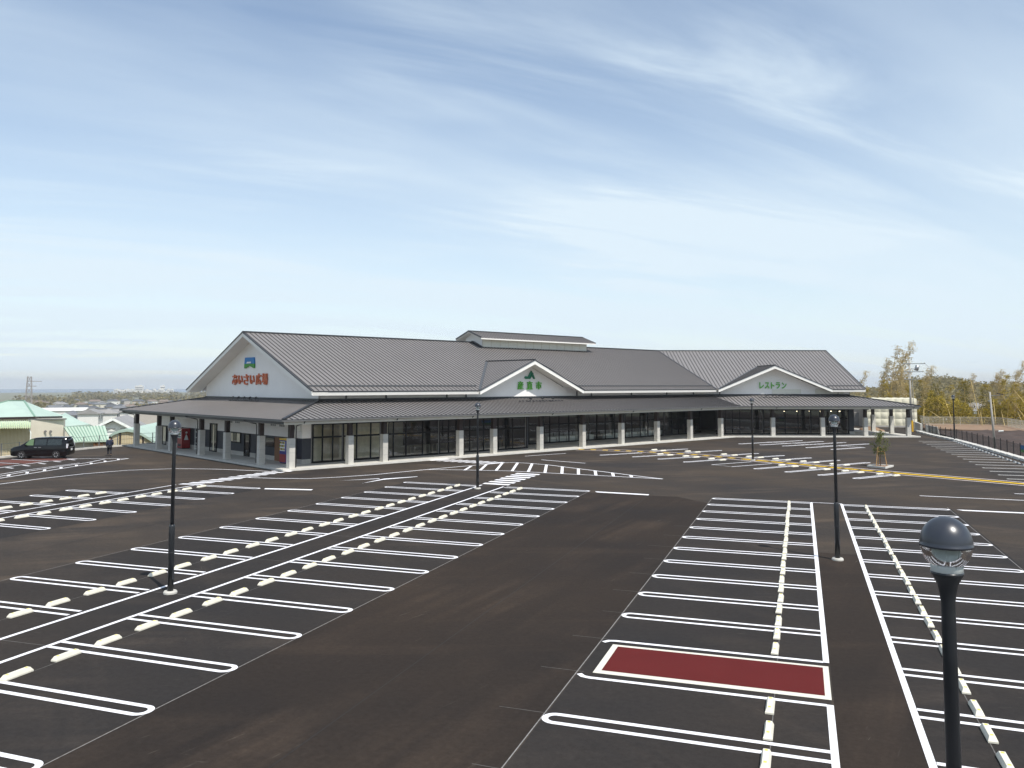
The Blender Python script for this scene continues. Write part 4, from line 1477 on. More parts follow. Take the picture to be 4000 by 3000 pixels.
# machines stand with their backs (local +x) to the left side wall
vm = hall_thing('vending_machine', PS(25.4, 1.95, .15), 0, 'red drinks vending machine with white pictogram on its side, left porch', 'vending machine')
MB().box((0, 0, 1.0), (.78, 1.15, 1.86)).build('cabinet', 'vend_red', vm)
MB().box((0, 0, .035), (.70, 1.05, .07)).build('plinth', 'plastic_black', vm)
MB().box((-.395, .06, 1.38), (.012, .85, .75)).build('display_window', 'case_white', vm)
for k in range(3):
    for j in range(7):
        MB().cyl((-.408, -.30 + j * .12, 1.08 + k * .25), (-.408, -.30 + j * .12, 1.22 + k * .25), .032, n=8).build('drink', ('vend_red', 'steel', 'emblem_blue', 'leaf_green')[(j + k) % 4], vm)
MB().box((-.395, .06, .35), (.014, .7, .22)).build('delivery_flap', 'plastic_black', vm)
MB().lathe([(.001, 0), (.10, .01), (.10, .02), (.001, .03)], (0, 0, 0), 16).build('pictogram_dot', 'sign_white', vm).matrix_local = Matrix.Translation((0.02, -.58, 1.55)) @ Matrix.Rotation(R(90), 4, 'X')
MB().slab([(-.20, -.577, .85), (.22, -.577, .85), (.10, -.577, 1.25), (.0, -.577, 1.40), (-.06, -.577, 1.25)], (0, -.01, 0)).build('pictogram', 'sign_white', vm)
vm = hall_thing('vending_machine', PS(4.45, 2.0, .15), 0, 'blue drinks vending machine with yellow top by the porch corner', 'vending machine')
MB().box((0, 0, 1.0), (.76, 1.05, 1.86)).build('cabinet', 'vend_blue', vm)
MB().box((0, 0, .035), (.70, .95, .07)).build('plinth', 'plastic_black', vm)
MB().box((-.01, 0, 1.88), (.79, 1.07, .13)).build('header_panel', 'vend_yellow', vm)
MB().box((-.385, .05, 1.35), (.012, .85, .75)).build('display_window', 'case_white', vm)
MB().box((-.386, 0, .42), (.012, 1.0, .62)).build('front_panel', 'vend_red', vm)
MB().box((.02, -.53, .36), (.70, .012, .5)).build('side_panel', 'vend_red', vm)
for k in range(3):
    for j in range(7):
        MB().cyl((-.398, -.30 + j * .12, 1.05 + k * .25), (-.398, -.30 + j * .12, 1.19 + k * .25), .032, n=8).build('drink', ('vend_red', 'steel', 'vend_yellow', 'leaf_green')[(j + k) % 4], vm)
sh = hall_thing('display_rack', PS(22.0, 2.1, .15), 0, 'tall white wire shelf rack against the left porch wall', 'rack')
for x, y in ((-.2, -.5), (.2, -.5), (-.2, .5), (.2, .5)):
    MB().box((x, y, 1.2), (.04, .04, 2.4)).build('upright', 'case_white', sh)
for k in range(5):
    MB().box((0, 0, .15 + k * .52), (.44, 1.05, .03)).build('shelf', 'case_white', sh)
    if k in (1, 3):
        MB().box((0, .1, .15 + k * .52 + .14), (.3, .6, .24)).build('box_of_leaflets', 'timber_dark', sh)
cases = [((f2[k] + f2[k + 1]) / 2, f2[k + 1] - f2[k] - .14) for k in range(4, 17) if k not in (9,)]
for i, (t, w) in enumerate(cases):
    c = hall_thing('display_case', P1(t, 7.15, .15), 0, 'low white display case behind the shopfront glass, %s from left' % ORD[i], 'display case', 'display cases behind the glass')
    MB().box((0, 0, .33), (w, .55, .64)).build('body', 'case_white', c)
    MB().box((0, 0, .06), (w - .1, .5, .12)).build('kick_plate', 'plastic_black', c)
    MB().box((0, .22, .83), (w, .04, .34)).build('glass_back', 'steel', c)
for i, (t, v) in enumerate(((12.6, 4.6), (14.8, 4.4), (17.6, 4.9), (20.3, 5.2), (23.4, 5.0))):
    c = hall_thing('trestle_table', P1(t, v, .15), 0, 'plain timber trestle table inside the shopfront, %s from left' % ORD[i], 'table', 'trestle tables inside')
    MB().box((0, 0, .74), (1.8, .75, .04)).build('table_top', 'interior_wall', c)
    for x in (-.8, .8):
        for y in (-.32, .32):
            MB().box((x, y, .36), (.06, .06, .72)).build('leg', 'interior_wall', c)
    MB().box((0, .32, .3), (1.7, .04, .06)).build('rail', 'interior_wall', c)
for i, t in enumerate((2.2, 6.3, 8.1, 9.7, 13.2)):
    q = on_hall(P2(t, 7.0, .15))
    c = empty('dining_table', q, R(90 - 28.4) + AB, 'brown dining table behind the restaurant glass, %s from left' % ORD[i], 'table', 'restaurant tables')
    MB().box((0, 0, .72), (1.2, .75, .04)).build('table_top', 'timber_brown', c)
    MB().cyl((0, 0, .02), (0, 0, .7), .05, n=8).build('pedestal', 'plastic_black', c)
    MB().box((0, 0, .02), (.5, .5, .03)).build('foot', 'plastic_black', c)

# ------------------------------------------------------------------ minivan


def loft(sections, cap=True):
    b_ = MB()
    n = len(sections[0])
    for s in sections:
        b_.v += [tuple(p) for p in s]
    for k in range(len(sections) - 1):
        for i in range(n):
            j = (i + 1) % n
            b_.f.append((k * n + i, k * n + j, (k + 1) * n + j, (k + 1) * n + i))
    if cap:
        b_.f.append(tuple(range(n - 1, -1, -1)))
        b_.f.append(tuple(range((len(sections) - 1) * n, len(sections) * n)))
    return b_


def car_section(x, zb, zw, zr, hw, hr):
    """closed ring: sill, flank, waist, roof"""
    rise = max(zr - zw, 0.02)
    half = [(hw * .90, zb), (hw * .985, zb + .10), (hw, zb + (zw - zb) * .55), (hw * .985, zw), (hr + (hw - hr) * .30, zw + rise * .65), (hr, zr - rise * .10), (hr * .86, zr)]
    return [V(x, y, z) for y, z in half] + [V(x, -y, z) for y, z in reversed(half)]


def make_van(root, paint):
    st = [(2.34, .42, .62, .66, .66, .58), (2.28, .30, .80, .84, .78, .66), (2.05, .24, .93, .97, .83, .70), (1.55, .22, 1.02, 1.08, .85, .68), (1.20, .22, 1.05, 1.30, .85, .66), (.75, .22, 1.05, 1.58, .855, .66), (.35, .22, 1.05, 1.68, .86, .67), (-.8, .22, 1.05, 1.72, .86, .68), (-1.8, .22, 1.06, 1.70, .855, .68), (-2.15, .24, 1.06, 1.66, .84, .66), (-2.28, .28, 1.04, 1.50, .82, .65), (-2.36, .34, .98, 1.05, .80, .70), (-2.38, .42, .70, .74, .76, .70)]
    body = loft([car_section(*s) for s in st]).build('body', paint, root, True)
    for s in (-1, 1):
        for x0, x1, nm, m in ((1.15, .42, 'front_side_window', 'car_glass_green'), (.34, -.62, 'middle_side_window', 'car_glass'), (-.70, -1.85, 'rear_side_window', 'car_glass')):
            z0, z1 = 1.09, 1.56
            xt = x0 - (.42 if x0 > 1 else .02)
            y0, y1 = s * .862, s * .735
            MB().slab([(x0, y0, z0), (x1, y0, z0), (x1, y1, z1), (xt, y1, z1)], (0, s * .012, .004)).build(nm, m, root)
        MB().bar((.36, s * .868, .93), (.14, s * .868, .93), .02, .035).build('door_handle', 'rim', root)
        MB().bar((.02, s * .868, .93), (-.20, s * .868, .93), .02, .035).build('door_handle', 'rim', root)
        MB().box((1.02, s * .95, 1.10), (.14, .17, .13)).build('wing_mirror', paint, root)
        MB().box((-2.29, s * .72, 1.02), (.14, .20, .34)).build('tail_light', 'lamp_clear', root)
        MB().box((-2.335, s * .70, .86), (.06, .22, .06)).build('tail_light', 'tail_red', root)
        MB().box((2.17, s * .62, .74), (.20, .26, .13)).build('headlight', 'lamp_clear', root)
        for x in (1.38, -1.42):
            w = empty('wheel', (x, s * .76, .325))
            w.parent = root
            ty = MB()
            prof = [(.20, -.10), (.29, -.105), (.325, -.08), (.325, .08), (.29, .105), (.20, .10)]
            ty.lathe(prof, (0, 0, 0), 28)
            o = ty.build('tyre', 'tyre', w, True)
            o.rotation_euler = (R(90), 0, 0)
            rm = MB()
            rm.lathe([(.205, -.09), (.205, .09)], n=24, caps=False)
            rm.lathe([(.20, .06), (.06, .045), (.02, .06)], n=24)
            for k in range(7):
                a = 2 * math.pi * k / 7
                rm.bar((.03 * math.cos(a), .03 * math.sin(a), s * .085), (.195 * math.cos(a), .195 * math.sin(a), s * .095), .05, .02, (0, 0, 1))
            o = rm.build('rim', 'rim', w)
            o.rotation_euler = (R(90), 0, 0) if s < 0 else (R(90), 0, 0)
            o.scale = (1, 1, -1)
    MB().slab([(-2.245, -.60, 1.10), (-2.245, .60, 1.10), (-2.20, .58, 1.55), (-2.20, -.58, 1.55)], (-.05, 0, .0)).build('rear_window', 'car_glass', root)
    MB().slab([(1.28, -.60, 1.12), (1.28, .60, 1.12), (.62, .57, 1.58), (.62, -.57, 1.58)], (.03, 0, .03)).build('windscreen', 'car_glass', root)
    MB().box((-2.385, 0, .72), (.02, .34, .17)).build('number_plate', 'plate', root)
    MB().box((-2.375, 0, .90), (.03, .9, .05)).build('chrome_strip', 'rim', root)
    MB().bar((-2.12, -.60, 1.70), (-2.12, .60, 1.70), .30, .04).build('spoiler', paint, root)
    MB().box((2.30, 0, .50), (.10, 1.1, .22)).build('grille', 'plastic_black', root)


a, b = G(90, 1794), G(210, 1792)
d = (a - b)
vc = (a + b) / 2
van_ang = math.atan2(d.y, d.x) + R(-4)
vn = V(-math.sin(van_ang), math.cos(van_ang), 0)
if vn.dot(vc) < 0:
    vn = -vn
van = empty('minivan', vc + vn * .78, van_ang, 'black minivan parked at the left edge of the lot', 'van')
make_van(van, 'car_black')
van.scale = (.985, .985, 1.06)

# ------------------------------------------------------------------ walking person


def skin_body(name, joints, edges, m, parent, sub=1):
    me = bpy.data.meshes.new(name)
    me.from_pydata([j[0] for j in joints], edges, [])
    o = bpy.data.objects.new(name, me)
    COL.objects.link(o)
    md = o.modifiers.new('skin', 'SKIN')
    md.use_smooth_shade = True
    sv = me.skin_vertices[0].data
    for i, j in enumerate(joints):
        r_ = j[1]
        sv[i].radius = r_ if isinstance(r_, tuple) else (r_, r_)
        sv[i].use_root = (i == 0)
    md2 = o.modifiers.new('sub', 'SUBSURF')
    md2.levels = md2.render_levels = sub
    me2 = bpy.data.meshes.new_from_object(o.evaluated_get(bpy.context.evaluated_depsgraph_get()))
    bpy.data.objects.remove(o)
    me2.name = name
    me2.materials.clear()
    me2.materials.append(M[m])
    o = bpy.data.objects.new(name, me2)
    COL.objects.link(o)
    o.parent = parent
    return o


pg = G(427, 1781)
per = empty('person', pg, R(140), 'person in dark navy jacket and black trousers walking away near the porch', 'person')
# local: x forward, y left
J = [((0, 0, .92), (.13, .16)), ((.01, 0, 1.12), (.11, .15)), ((.02, 0, 1.32), (.12, .18)), ((.03, 0, 1.44), (.055, .06)), ((.05, 0, 1.50), .05), ((.07, 0, 1.57), (.085, .075)), ((.07, 0, 1.65), (.08, .07)),
     ((0, .10, .86), .085), ((.12, .10, .48), .058), ((-.02, .10, .10), .04), ((.10, .10, .03), .035),
     ((0, -.10, .86), .085), ((.02, -.10, .48), .058), ((-.24, -.10, .14), .04), ((-.16, -.10, .04), .035),
     ((.02, .20, 1.36), .055), ((-.06, .25, 1.10), .042), ((.06, .25, .88), .033), ((.10, .24, .80), .026),
     ((.02, -.20, 1.36), .055), ((.02, -.26, 1.10), .042), ((.16, -.22, .92), .033), ((.21, -.20, .86), .026)]
ED = [(0, 1), (1, 2), (2, 3), (3, 4), (4, 5), (5, 6), (0, 7), (7, 8), (8, 9), (9, 10), (0, 11), (11, 12), (12, 13), (13, 14), (2, 15), (15, 16), (16, 17), (17, 18), (2, 19), (19, 20), (20, 21), (21, 22)]
body = skin_body('body', J, ED, 'skin', per)


def grown(idx, g):
    return [(J[i][0], tuple(x + g for x in (J[i][1] if isinstance(J[i][1], tuple) else (J[i][1], J[i][1])))) for i in idx]


def sub_edges(idx):
    return [(idx.index(a_), idx.index(b_)) for a_, b_ in ED if a_ in idx and b_ in idx]


ix = [1, 0, 2, 15, 16, 17, 19, 20, 21]
skin_body('jacket', grown(ix, .05), sub_edges(ix), 'jacket_navy', per)
ix = [0, 7, 8, 9, 11, 12, 13]
skin_body('trousers', grown(ix, .035), sub_edges(ix), 'trousers_black', per)
for i0, i1 in ((9, 10), (13, 14)):
    p_, q_ = V(*J[i0][0]), V(*J[i1][0])
    p_.z -= .04
    MB().tube([p_ + V(-.05, 0, 0), p_.lerp(q_, .5), q_ + V(.06, 0, .0)], [.045, .05, .03], 8).build('shoe', 'shoe_black', per, True)
MB().lathe([(.01, .10), (.05, .095), (.082, .06), (.09, .0), (.085, -.06), (.05, -.10)], (.055, 0, 1.645), 14).build('hair', 'hair_black', per, True)
for s in (-1, 1):
    for k in range(4):
        h = V(*J[18 if s > 0 else 22][0])
        MB().tube([h + V(-.02 + .016 * k, 0, 0), h + V(-.015 + .018 * k, -s * .01, -.045), h + V(-.01 + .018 * k, -s * .02, -.075 - .006 * (k in (1, 2)))], [.010, .009, .006], 6).build('finger', 'skin', per, True)
    MB().tube([h + V(.03, 0, .01), h + V(.055, -s * .012, -.02), h + V(.06, -s * .02, -.045)], [.011, .010, .007], 6).build('thumb', 'skin', per, True)

# ------------------------------------------------------------------ staked sapling in its kerbed bed
pl = [G(3300 + x * .31646, 1650 + y * .31646) for x, y in ((290, 548), (365, 534), (592, 546), (500, 571))]
bed = empty('planting_bed', (pl[0] + pl[2]) / 2, 0, 'small kerbed planting bed around the sapling by the yellow walkway', 'planter')
o0 = (pl[0] + pl[2]) / 2
for i in range(4):
    a, b = pl[i] - o0, pl[(i + 1) % 4] - o0
    dd = (b - a).normalized()
    MB().bar(a - dd * .06 * (i % 2) + V(0, 0, .06), b + dd * .06 * (i % 2) + V(0, 0, .06), .12, .13).build('kerb_stone', 'kerb', bed)
MB().poly([(p.x - o0.x, p.y - o0.y, .07) for p in pl]).build('soil', 'soil_pale', bed)
sap = empty('sapling', (o0.x, o0.y, .07), .3, 'thin leafy sapling tied to wooden stakes beside the yellow walkway', 'tree')
MB().tube([(0, 0, 0), (.02, 0, .7), (.0, .02, 1.5), (.04, 0, 2.3), (.02, 0, 2.9)], [.035, .03, .025, .015, .006], 8).build('trunk', 'bark', sap, True)
br = MB()
lf = MB()
sr = random.Random(5)
tips_ = []
for k in range(22):
    t_ = (k + .5) / 22
    z1 = 0.98 + 1.75 * t_
    wid = .62 * math.sin(math.pi * (.18 + .74 * t_)) * sr.uniform(.55, 1.05)
    a = k * 2.4 + sr.uniform(-.4, .4)
    p0 = V(.01, .01, z1 - .35 - .2 * wid)
    p2 = V(math.cos(a) * wid, math.sin(a) * wid, z1 + sr.uniform(-.1, .1))
    p1 = p0.lerp(p2, .55) + V(0, 0, -.04)
    br.tube([p0, p1, p2], [.011, .008, .003], 5)
    tips_ += [(p1, .7), (p1.lerp(p2, .55), 1), (p2, 1)]
br.build('branch', 'bark', sap)


def leaf(mb_, c, ln, wd, rg, droop=0.3):
    a = rg.uniform(0, 6.283)
    e = rg.uniform(-.9, .6) - droop
    d_ = V(math.cos(a) * math.cos(e), math.sin(a) * math.cos(e), math.sin(e))
    s_ = d_.cross(V(rg.uniform(-1, 1), rg.uniform(-1, 1), rg.uniform(.2, 1))).normalized() * wd * .5
    m_ = c + d_ * ln * .5
    mb_.add([c, m_ + s_, c + d_ * ln, m_ - s_], [(0, 1, 2, 3)])


for c, w in tips_:
    for k in range(11):
        leaf(lf, c + V(sr.gauss(0, .10), sr.gauss(0, .10), sr.gauss(0, .09)), sr.uniform(.11, .19), sr.uniform(.05, .08), sr)
cr = lf.build('crown', 'tree_leaf', sap)
for (x, y) in ((-.42, -.25), (.40, -.22), (.0, .42)):
    MB().tube([(x, y, -.02), (x * .55, y * .55, 1.45)], .03, 8).build('stake', 'stake', sap)
MB().bar((-.30, -.17, 1.1), (.30, -.16, 1.1), .035, .05).build('cross_rail', 'stake', sap)

# ------------------------------------------------------------------ right-hand side: kerb, black fence, field, poles
kp = [V(14.83, 127.9, 0), V(14.75, 122.6, 0), V(15.3, 113.5, 0), V(16.3, 105.4, 0), V(16.85, 95, 0), V(17.1, 87.7, 0), V(17.45, 79.1, 0), V(17.9, 60, 0), V(18.7, 30, 0), V(19.4, 5, 0)]
kerb = empty('kerb', kp[3], 0, kind='structure')


def walk(pts_, step):
    """points every step metres along a polyline"""
    out = [pts_[0].copy()]
    acc = 0.0
    for i in range(len(pts_) - 1):
        a_, b_ = pts_[i], pts_[i + 1]
        ln = (b_ - a_).length
        s_ = step - acc
        while s_ < ln:
            out.append(a_.lerp(b_, s_ / ln))
            s_ += step
        acc = ln - (s_ - step)
    return out


kw = walk(kp, 2.0)
for i in range(len(kw) - 1):
    a, b = kw[i] - kp[3], kw[i + 1] - kp[3]
    dd = (b - a).normalized()
    n_ = V(-dd.y, dd.x, 0)
    MB().bar(a + V(0, 0, .09) + n_ * .12, b - dd * .03 + V(0, 0, .09) + n_ * .05, .62, .26 + .02 * (i % 2)).build('kerb_block', 'kerb', kerb)
fp = [V(15.35, 123.5, 0), V(15.9, 114.0, 0), V(16.95, 105.3, 0), V(17.6, 95, 0), V(17.95, 87.7, 0), V(18.25, 79.1, 0), V(18.75, 60, 0), V(19.55, 30, 0), V(20.2, 8, 0)]
fence = empty('mesh_fence', fp[2], 0, 'low black mesh fence with square posts along the right-hand kerb', 'fence')
fw = walk(fp, 2.1)
pm = MB()
for k in range(21):
    pm.bar((0, 0, .16), (0, 0, 1.12), .006, .006) if False else pm.box((k / 20.0, 0, .64), (.0045, .008, .96))
for k in range(9):
    pm.box((.5, 0, .18 + k * .115), (1.0, .008, .008))
panel_me = pm.mesh('mesh_panel')
panel_me.materials.append(M['fence_black'])
post_me = MB().box((0, 0, .6), (.07, .07, 1.3)).mesh('post')
post_me.materials.append(M['fence_black'])
for i, p in enumerate(fw):
    o = bpy.data.objects.new('post', post_me)
    COL.objects.link(o)
    o.parent = fence
    o.location = p - fp[2]
    if i + 1 < len(fw):
        d = fw[i + 1] - p
        o = bpy.data.objects.new('mesh_panel', panel_me)
        COL.objects.link(o)
        o.parent = fence
        o.location = p - fp[2]
        o.rotation_euler = (0, 0, math.atan2(d.y, d.x))
        o.scale = (d.length, 1, 1)
sgp = fw[[i for i, p in enumerate(fw) if p.y < 84][0]]
bn = empty('fence_banner', sgp + V(.05, -.9, .15), R(-88), 'blue and green banner tied to the black fence at right edge', 'banner')
MB().box((0, 0, .72), (1.6, .02, .36)).build('blue_field', 'emblem_blue', bn)
MB().box((0, -.001, .42), (1.6, .02, .24)).build('green_field', 'emblem_green', bn)

mb = MB()
nx, ny = 30, 34
fg = []
for j in range(ny + 1):
    for i in range(nx + 1):
        y = 10 + j * (133.0 - 10) / ny
        x0 = 17.3 + (130 - y) * 0.022
        x = x0 + i * (46 - x0) / nx
        hz = -.12 + .10 * math.sin(x * 1.7 + y * .23) * math.sin(y * .31) + .20 * smoothstep(19, 24, x) + rnd.uniform(-.03, .03)
        mb.v.append((x, y, hz))
for j in range(ny):
    for i in range(nx):
        k = j * (nx + 1) + i
        mb.f.append((k, k + 1, k + nx + 2, k + nx + 1))
tag(mb.build('ploughed_field', 'soil'), kind='structure')
mb = MB()
mb.slab([(17.4, 133, .02), (21, 130.5, .10), (29, 129, .10), (33, 130, .15), (40, 150, .3), (18.8, 150, .15), (16.9, 137, .05)], (0, 0, -.6))
tag(mb.build('bank', 'soil_pale'), kind='structure')
cw = empty('concrete_wall', (15.4, 118, 0), 0, 'short white concrete wing wall where the black fence begins', 'wall')
MB().slab([(-.75, 16, 0), (-.35, 5, 0), (-.35, 5, 1.15), (-.75, 16, 1.3)], (.25, 0, 0)).build('wall_slab', 'concrete_pale', cw)
MB().slab([(-.1, 2.0, 0), (1.15, 0, 0), (1.0, .3, .95), (-.1, 2.2, 1.15)], (.1, .25, 0)).build('end_slab', 'concrete_pale', cw)

# chain-link fence in front of the bamboo
cp = [G(3588, 1655), G(3625, 1665.5), G(3700, 1665), G(3850, 1667), G(3935, 1671), G(4000, 1684), G(4090, 1705)]
cf = empty('chain_link_fence', cp[2], 0, 'pale chain-link fence between soil bank and bamboo', 'fence')
cwk = walk(cp, 2.4)
cm = MB()
for k in range(17):
    cm.bar((k / 16.0 - 1 / 16, 0, 0.02), (k / 16.0 + 1 / 16, 0, 1.2), .008, .008)
    cm.bar((k / 16.0 + 1 / 16, 0, 0.02), (k / 16.0 - 1 / 16, 0, 1.2), .008, .008)
cm_me = cm.mesh('wire_mesh')
cm_me.materials.append(M['fence_beige'])
for i, p in enumerate(cwk):
    h = V(0, 0, .25)
    MB().cyl(p - cp[2], p - cp[2] + V(0, 0, 1.45), .035, n=8).build('post', 'fence_beige', cf)
    if i + 1 < len(cwk):
        q = cwk[i + 1]
        d = q - p
        MB().cyl(p - cp[2] + V(0, 0, 1.42), q - cp[2] + V(0, 0, 1.42), .028, n=6).build('top_rail', 'fence_beige', cf)
        o = bpy.data.objects.new('wire_mesh', cm_me)
        COL.objects.link(o)
        o.parent = cf
        o.location = p - cp[2] + V(0, 0, .2)
        o.rotation_euler = (0, 0, math.atan2(d.y, d.x))
        o.scale = (d.length, 1, 1)

# utility pole with transformer
UP = V(14.19, 124.7, 0)
up = empty('utility_pole', UP, 0, 'tall concrete utility pole with cross arms and transformer behind right eave', 'utility pole')
MB().cyl((0, 0, 0), (-.05, 0, 9.6), .17, .11, 14).build('shaft', 'utility_pole', up, True)
MB().cyl((.03, 0, .0), (.03, 0, 1.5), .185, .18, 14, False).build('warning_sleeve', 'band_yellow', up, True)
for z, x0, x1 in ((9.2, -.9, 1.9), (8.1, -.8, 1.7), (7.1, -.8, 1.4)):
    MB().bar((x0, -.12, z), (x1, -.12, z), .08, .09).build('cross_arm', 'steel', up)
    for x in (x0 + .15, x0 + .6, x1 - .5, x1 - .12):
        MB().lathe([(.05, 0), (.07, .05), (.04, .09), (.06, .13), (.02, .17)], (x, -.12, z + .045), 10).build('insulator', 'case_white', up, True)
tr = MB().cyl((.75, -.15, 8.25), (.95, -.15, 8.95), .26, n=16).build('transformer', 'steel', up, True)
MB().bar((.1, -.1, 8.5), (.8, -.12, 8.45), .07, .07).build('bracket', 'steel', up)
MB().cyl((.35, 0, 0), (.27, 0, 6.6), .05, n=8).build('cable_duct', 'utility_pole', up)
MB().tube([(.27, 0, 6.6), (.3, 0, 7.0), (.55, 0, 7.05)], .04, 6).build('cable_bend', 'utility_pole', up)

# slim pole with floodlight and camera by the fence
cpole = empty('camera_pole', (18.1, 93.8, 0), 0, 'slim concrete pole with floodlight arm and camera behind the black fence', 'pole')
MB().cyl((0, 0, 0), (-.28, 0, 5.6), .12, .08, 12).build('shaft', 'utility_pole', cpole, True)
MB().bar((-.28, -.05, 5.2), (.62, -.1, 5.28), .05, .05).build('arm', 'steel', cpole)
MB().bar((.30, -.12, 5.45), (.85, -.14, 5.36), .28, .08).build('floodlight', 'plastic_black', cpole)
MB().bar((.55, -.1, 5.28), (.58, -.1, 5.42), .05, .05).build('bracket', 'steel', cpole)
MB().bar((-.45, 0, 4.7), (-.15, 0, 4.72), .12, .14).build('junction_box', 'steel', cpole)
MB().cyl((.35, 0, 1.72), (.78, -.1, 1.76), .07, n=10).build('camera', 'case_white', cpole)
MB().bar((-.09, 0, 1.9), (.45, 0, 1.8), .04, .04).build('camera_bracket', 'steel', cpole)


def wire(name, a, b, sag, m, label):
    ps = []
    for k in range(21):
        t_ = k / 20
        p_ = a.lerp(b, t_)
        ps.append(p_ - V(0, 0, sag * 4 * t_ * (1 - t_)))
    o = MB().tube(ps, 0.016, 5).build(name, m)
    return tag(o, label, 'cable')


wire('overhead_cable', UP + V(1.75, -.12, 9.35), V(17.83, 93.8, 5.2), 1.0, 'wire', 'upper dark overhead cable from utility pole down to camera pole')
wire('overhead_cable', UP + V(1.55, -.12, 8.25), V(17.83, 93.8, 4.9), 1.2, 'wire_sunlit', 'lower sunlit overhead cable from utility pole to camera pole')
wire('overhead_cable', V(17.83, 93.8, 4.95), V(24.5, 70, 7.2), .5, 'wire_sunlit', 'sunlit cable leaving the camera pole towards the right edge')

# cream panel water tank in the service yard
tk = empty('water_tank', (12.9, 137, 0), R(4), 'cream panelled water tank with domed top panels behind the right porch', 'water tank')
pan = MB()
for (r0, z0), (r1, z1) in (((.5, 0), (.46, .04)), ((.46, .04), (.30, .085)), ((.30, .085), (.10, .11))):
    pass
n = 5
gv_ = []
for j in range(n):
    for i in range(n):
        x, z = (i / (n - 1) - .5) * .97, (j / (n - 1) - .5) * .97
        hgt = .13 * math.cos(x * math.pi * .98) * math.cos(z * math.pi * .98)
        gv_.append((x, -hgt, z))
pan.add(gv_, [(j * n + i, j * n + i + 1, (j + 1) * n + i + 1, (j + 1) * n + i) for j in range(n - 1) for i in range(n - 1)])
pan_me = pan.mesh('tank_panel', True)
pan_me.materials.append(M['tank_cream'])
MB().box((0, 2.0, 2.25), (7.0, 4.0, 4.0)).build('tank_body', 'tank_cream', tk)
MB().box((0, 2.0, .12), (7.3, 4.3, .25)).build('plinth', 'concrete', tk)
for i in range(7):
    for j in range(4):
        o = bpy.data.objects.new('tank_panel', pan_me)
        COL.objects.link(o)
        o.parent = tk
        o.location = (-3 + i, -.004, .75 + j)
    for j in range(4):
        o = bpy.data.objects.new('tank_panel', pan_me)
        COL.objects.link(o)
        o.parent = tk
        o.location = (-3 + i, .5 + j, 4.254)
        o.rotation_euler = (R(-90), 0, 0)
sy = empty('service_shed', (7.2, 139, 0), R(4), 'grey service shed with steel door behind the right porch', 'shed')
MB().box((0, 1.5, 1.5), (4.2, 3, 3.0)).build('wall', 'house_wall_3', sy)
MB().box((0, 1.4, 3.06), (4.6, 3.5, .12)).build('roof', 'flashing', sy)
MB().box((.8, -.02, 1.05), (.95, .06, 2.0)).build('door', 'frame_steel', sy)
MB().box((.45, -.06, 1.0), (.04, .04, .14)).build('handle', 'rim', sy)
yb = G(3490, 1692)
rk = random.Random(8)
mb = MB()
ks = []
for j in range(7):
    for i in range(16):
        a = 2 * math.pi * i / 16
        r_ = (1 - j / 6.0)
        mb.v.append((math.cos(a) * 1.9 * r_ * rk.uniform(.9, 1.1), math.sin(a) * 1.1 * r_, .62 * (1 - r_ ** 2) * rk.uniform(.85, 1.1)))
for j in range(6):
    for i in range(16):
        mb.f.append((j * 16 + i, j * 16 + (i + 1) % 16, (j + 1) * 16 + (i + 1) % 16, (j + 1) * 16 + i))
o = mb.build('soil_heap', 'soil_pale', None, True)
o.location = (9.0, 124, 0)
tag(o, 'low heap of pale soil in the service yard seen under the porch', 'heap')

# ------------------------------------------------------------------ bamboo
def make_bamboo(h, lean, dry, seed):
    rg = random.Random(seed)
    root = empty('bamboo', (0, 0, 0))
    pts_, rs = [], []
    for k in range(13):
        t_ = k / 12
        pts_.append(V(lean * t_ ** 2.1 + rg.uniform(-.02, .02), lean * .25 * t_ ** 2, h * (t_ - .06 * abs(lean) / h * t_ ** 4)))
        rs.append(.05 * (1 - t_ * .85))
    MB().tube(pts_, rs, 6).build('culm', 'culm', root, True)
    lf_ = MB()
    tw = MB()
    for k in range(int(h * 9)):
        t_ = rg.uniform(.28, 1.0)
        i_ = min(int(t_ * 12), 11)
        p_ = pts_[i_].lerp(pts_[i_ + 1], t_ * 12 - i_)
        a_ = rg.uniform(0, 6.28)
        ln = rg.uniform(.3, 1.0) * (1.15 - t_ * .55)
        q_ = p_ + V(math.cos(a_) * ln + .18, math.sin(a_) * ln, ln * rg.uniform(.1, .5))
        tw.bar(p_, q_, .014, .014)
        for j in range(8):
            c_ = p_.lerp(q_, rg.uniform(.4, 1.1)) + V(rg.gauss(0, .12), rg.gauss(0, .12), rg.gauss(0, .10))
            leaf(lf_, c_, rg.uniform(.22, .42), rg.uniform(.05, .10), rg, .45)
    fo = lf_.build('foliage', dry, root)
    tw.build('twigs', 'culm', root)
    return root


protos = [make_bamboo(7.5, 1.4, 'bamboo_leaf', 1), make_bamboo(6.2, -1.2, 'bamboo_leaf', 2), make_bamboo(9.2, .9, 'bamboo_dry', 3), make_bamboo(8.2, 2.2, 'bamboo_dry', 4), make_bamboo(5.4, .5, 'bamboo_dark', 5)]
used = [0] * len(protos)


def place_bamboo(kind, px, base_z, dist, sc, rz, label, group):
    o = protos[kind] if not used[kind] else copy_tree(protos[kind])
    used[kind] += 1
    p_ = AT(px, 1600, dist)
    o.location = (p_.x, p_.y, base_z)
    o.rotation_euler = (0, 0, rz)
    o.scale = (sc, sc, sc)
    tag(o, label, 'bamboo', group)


rb = random.Random(21)
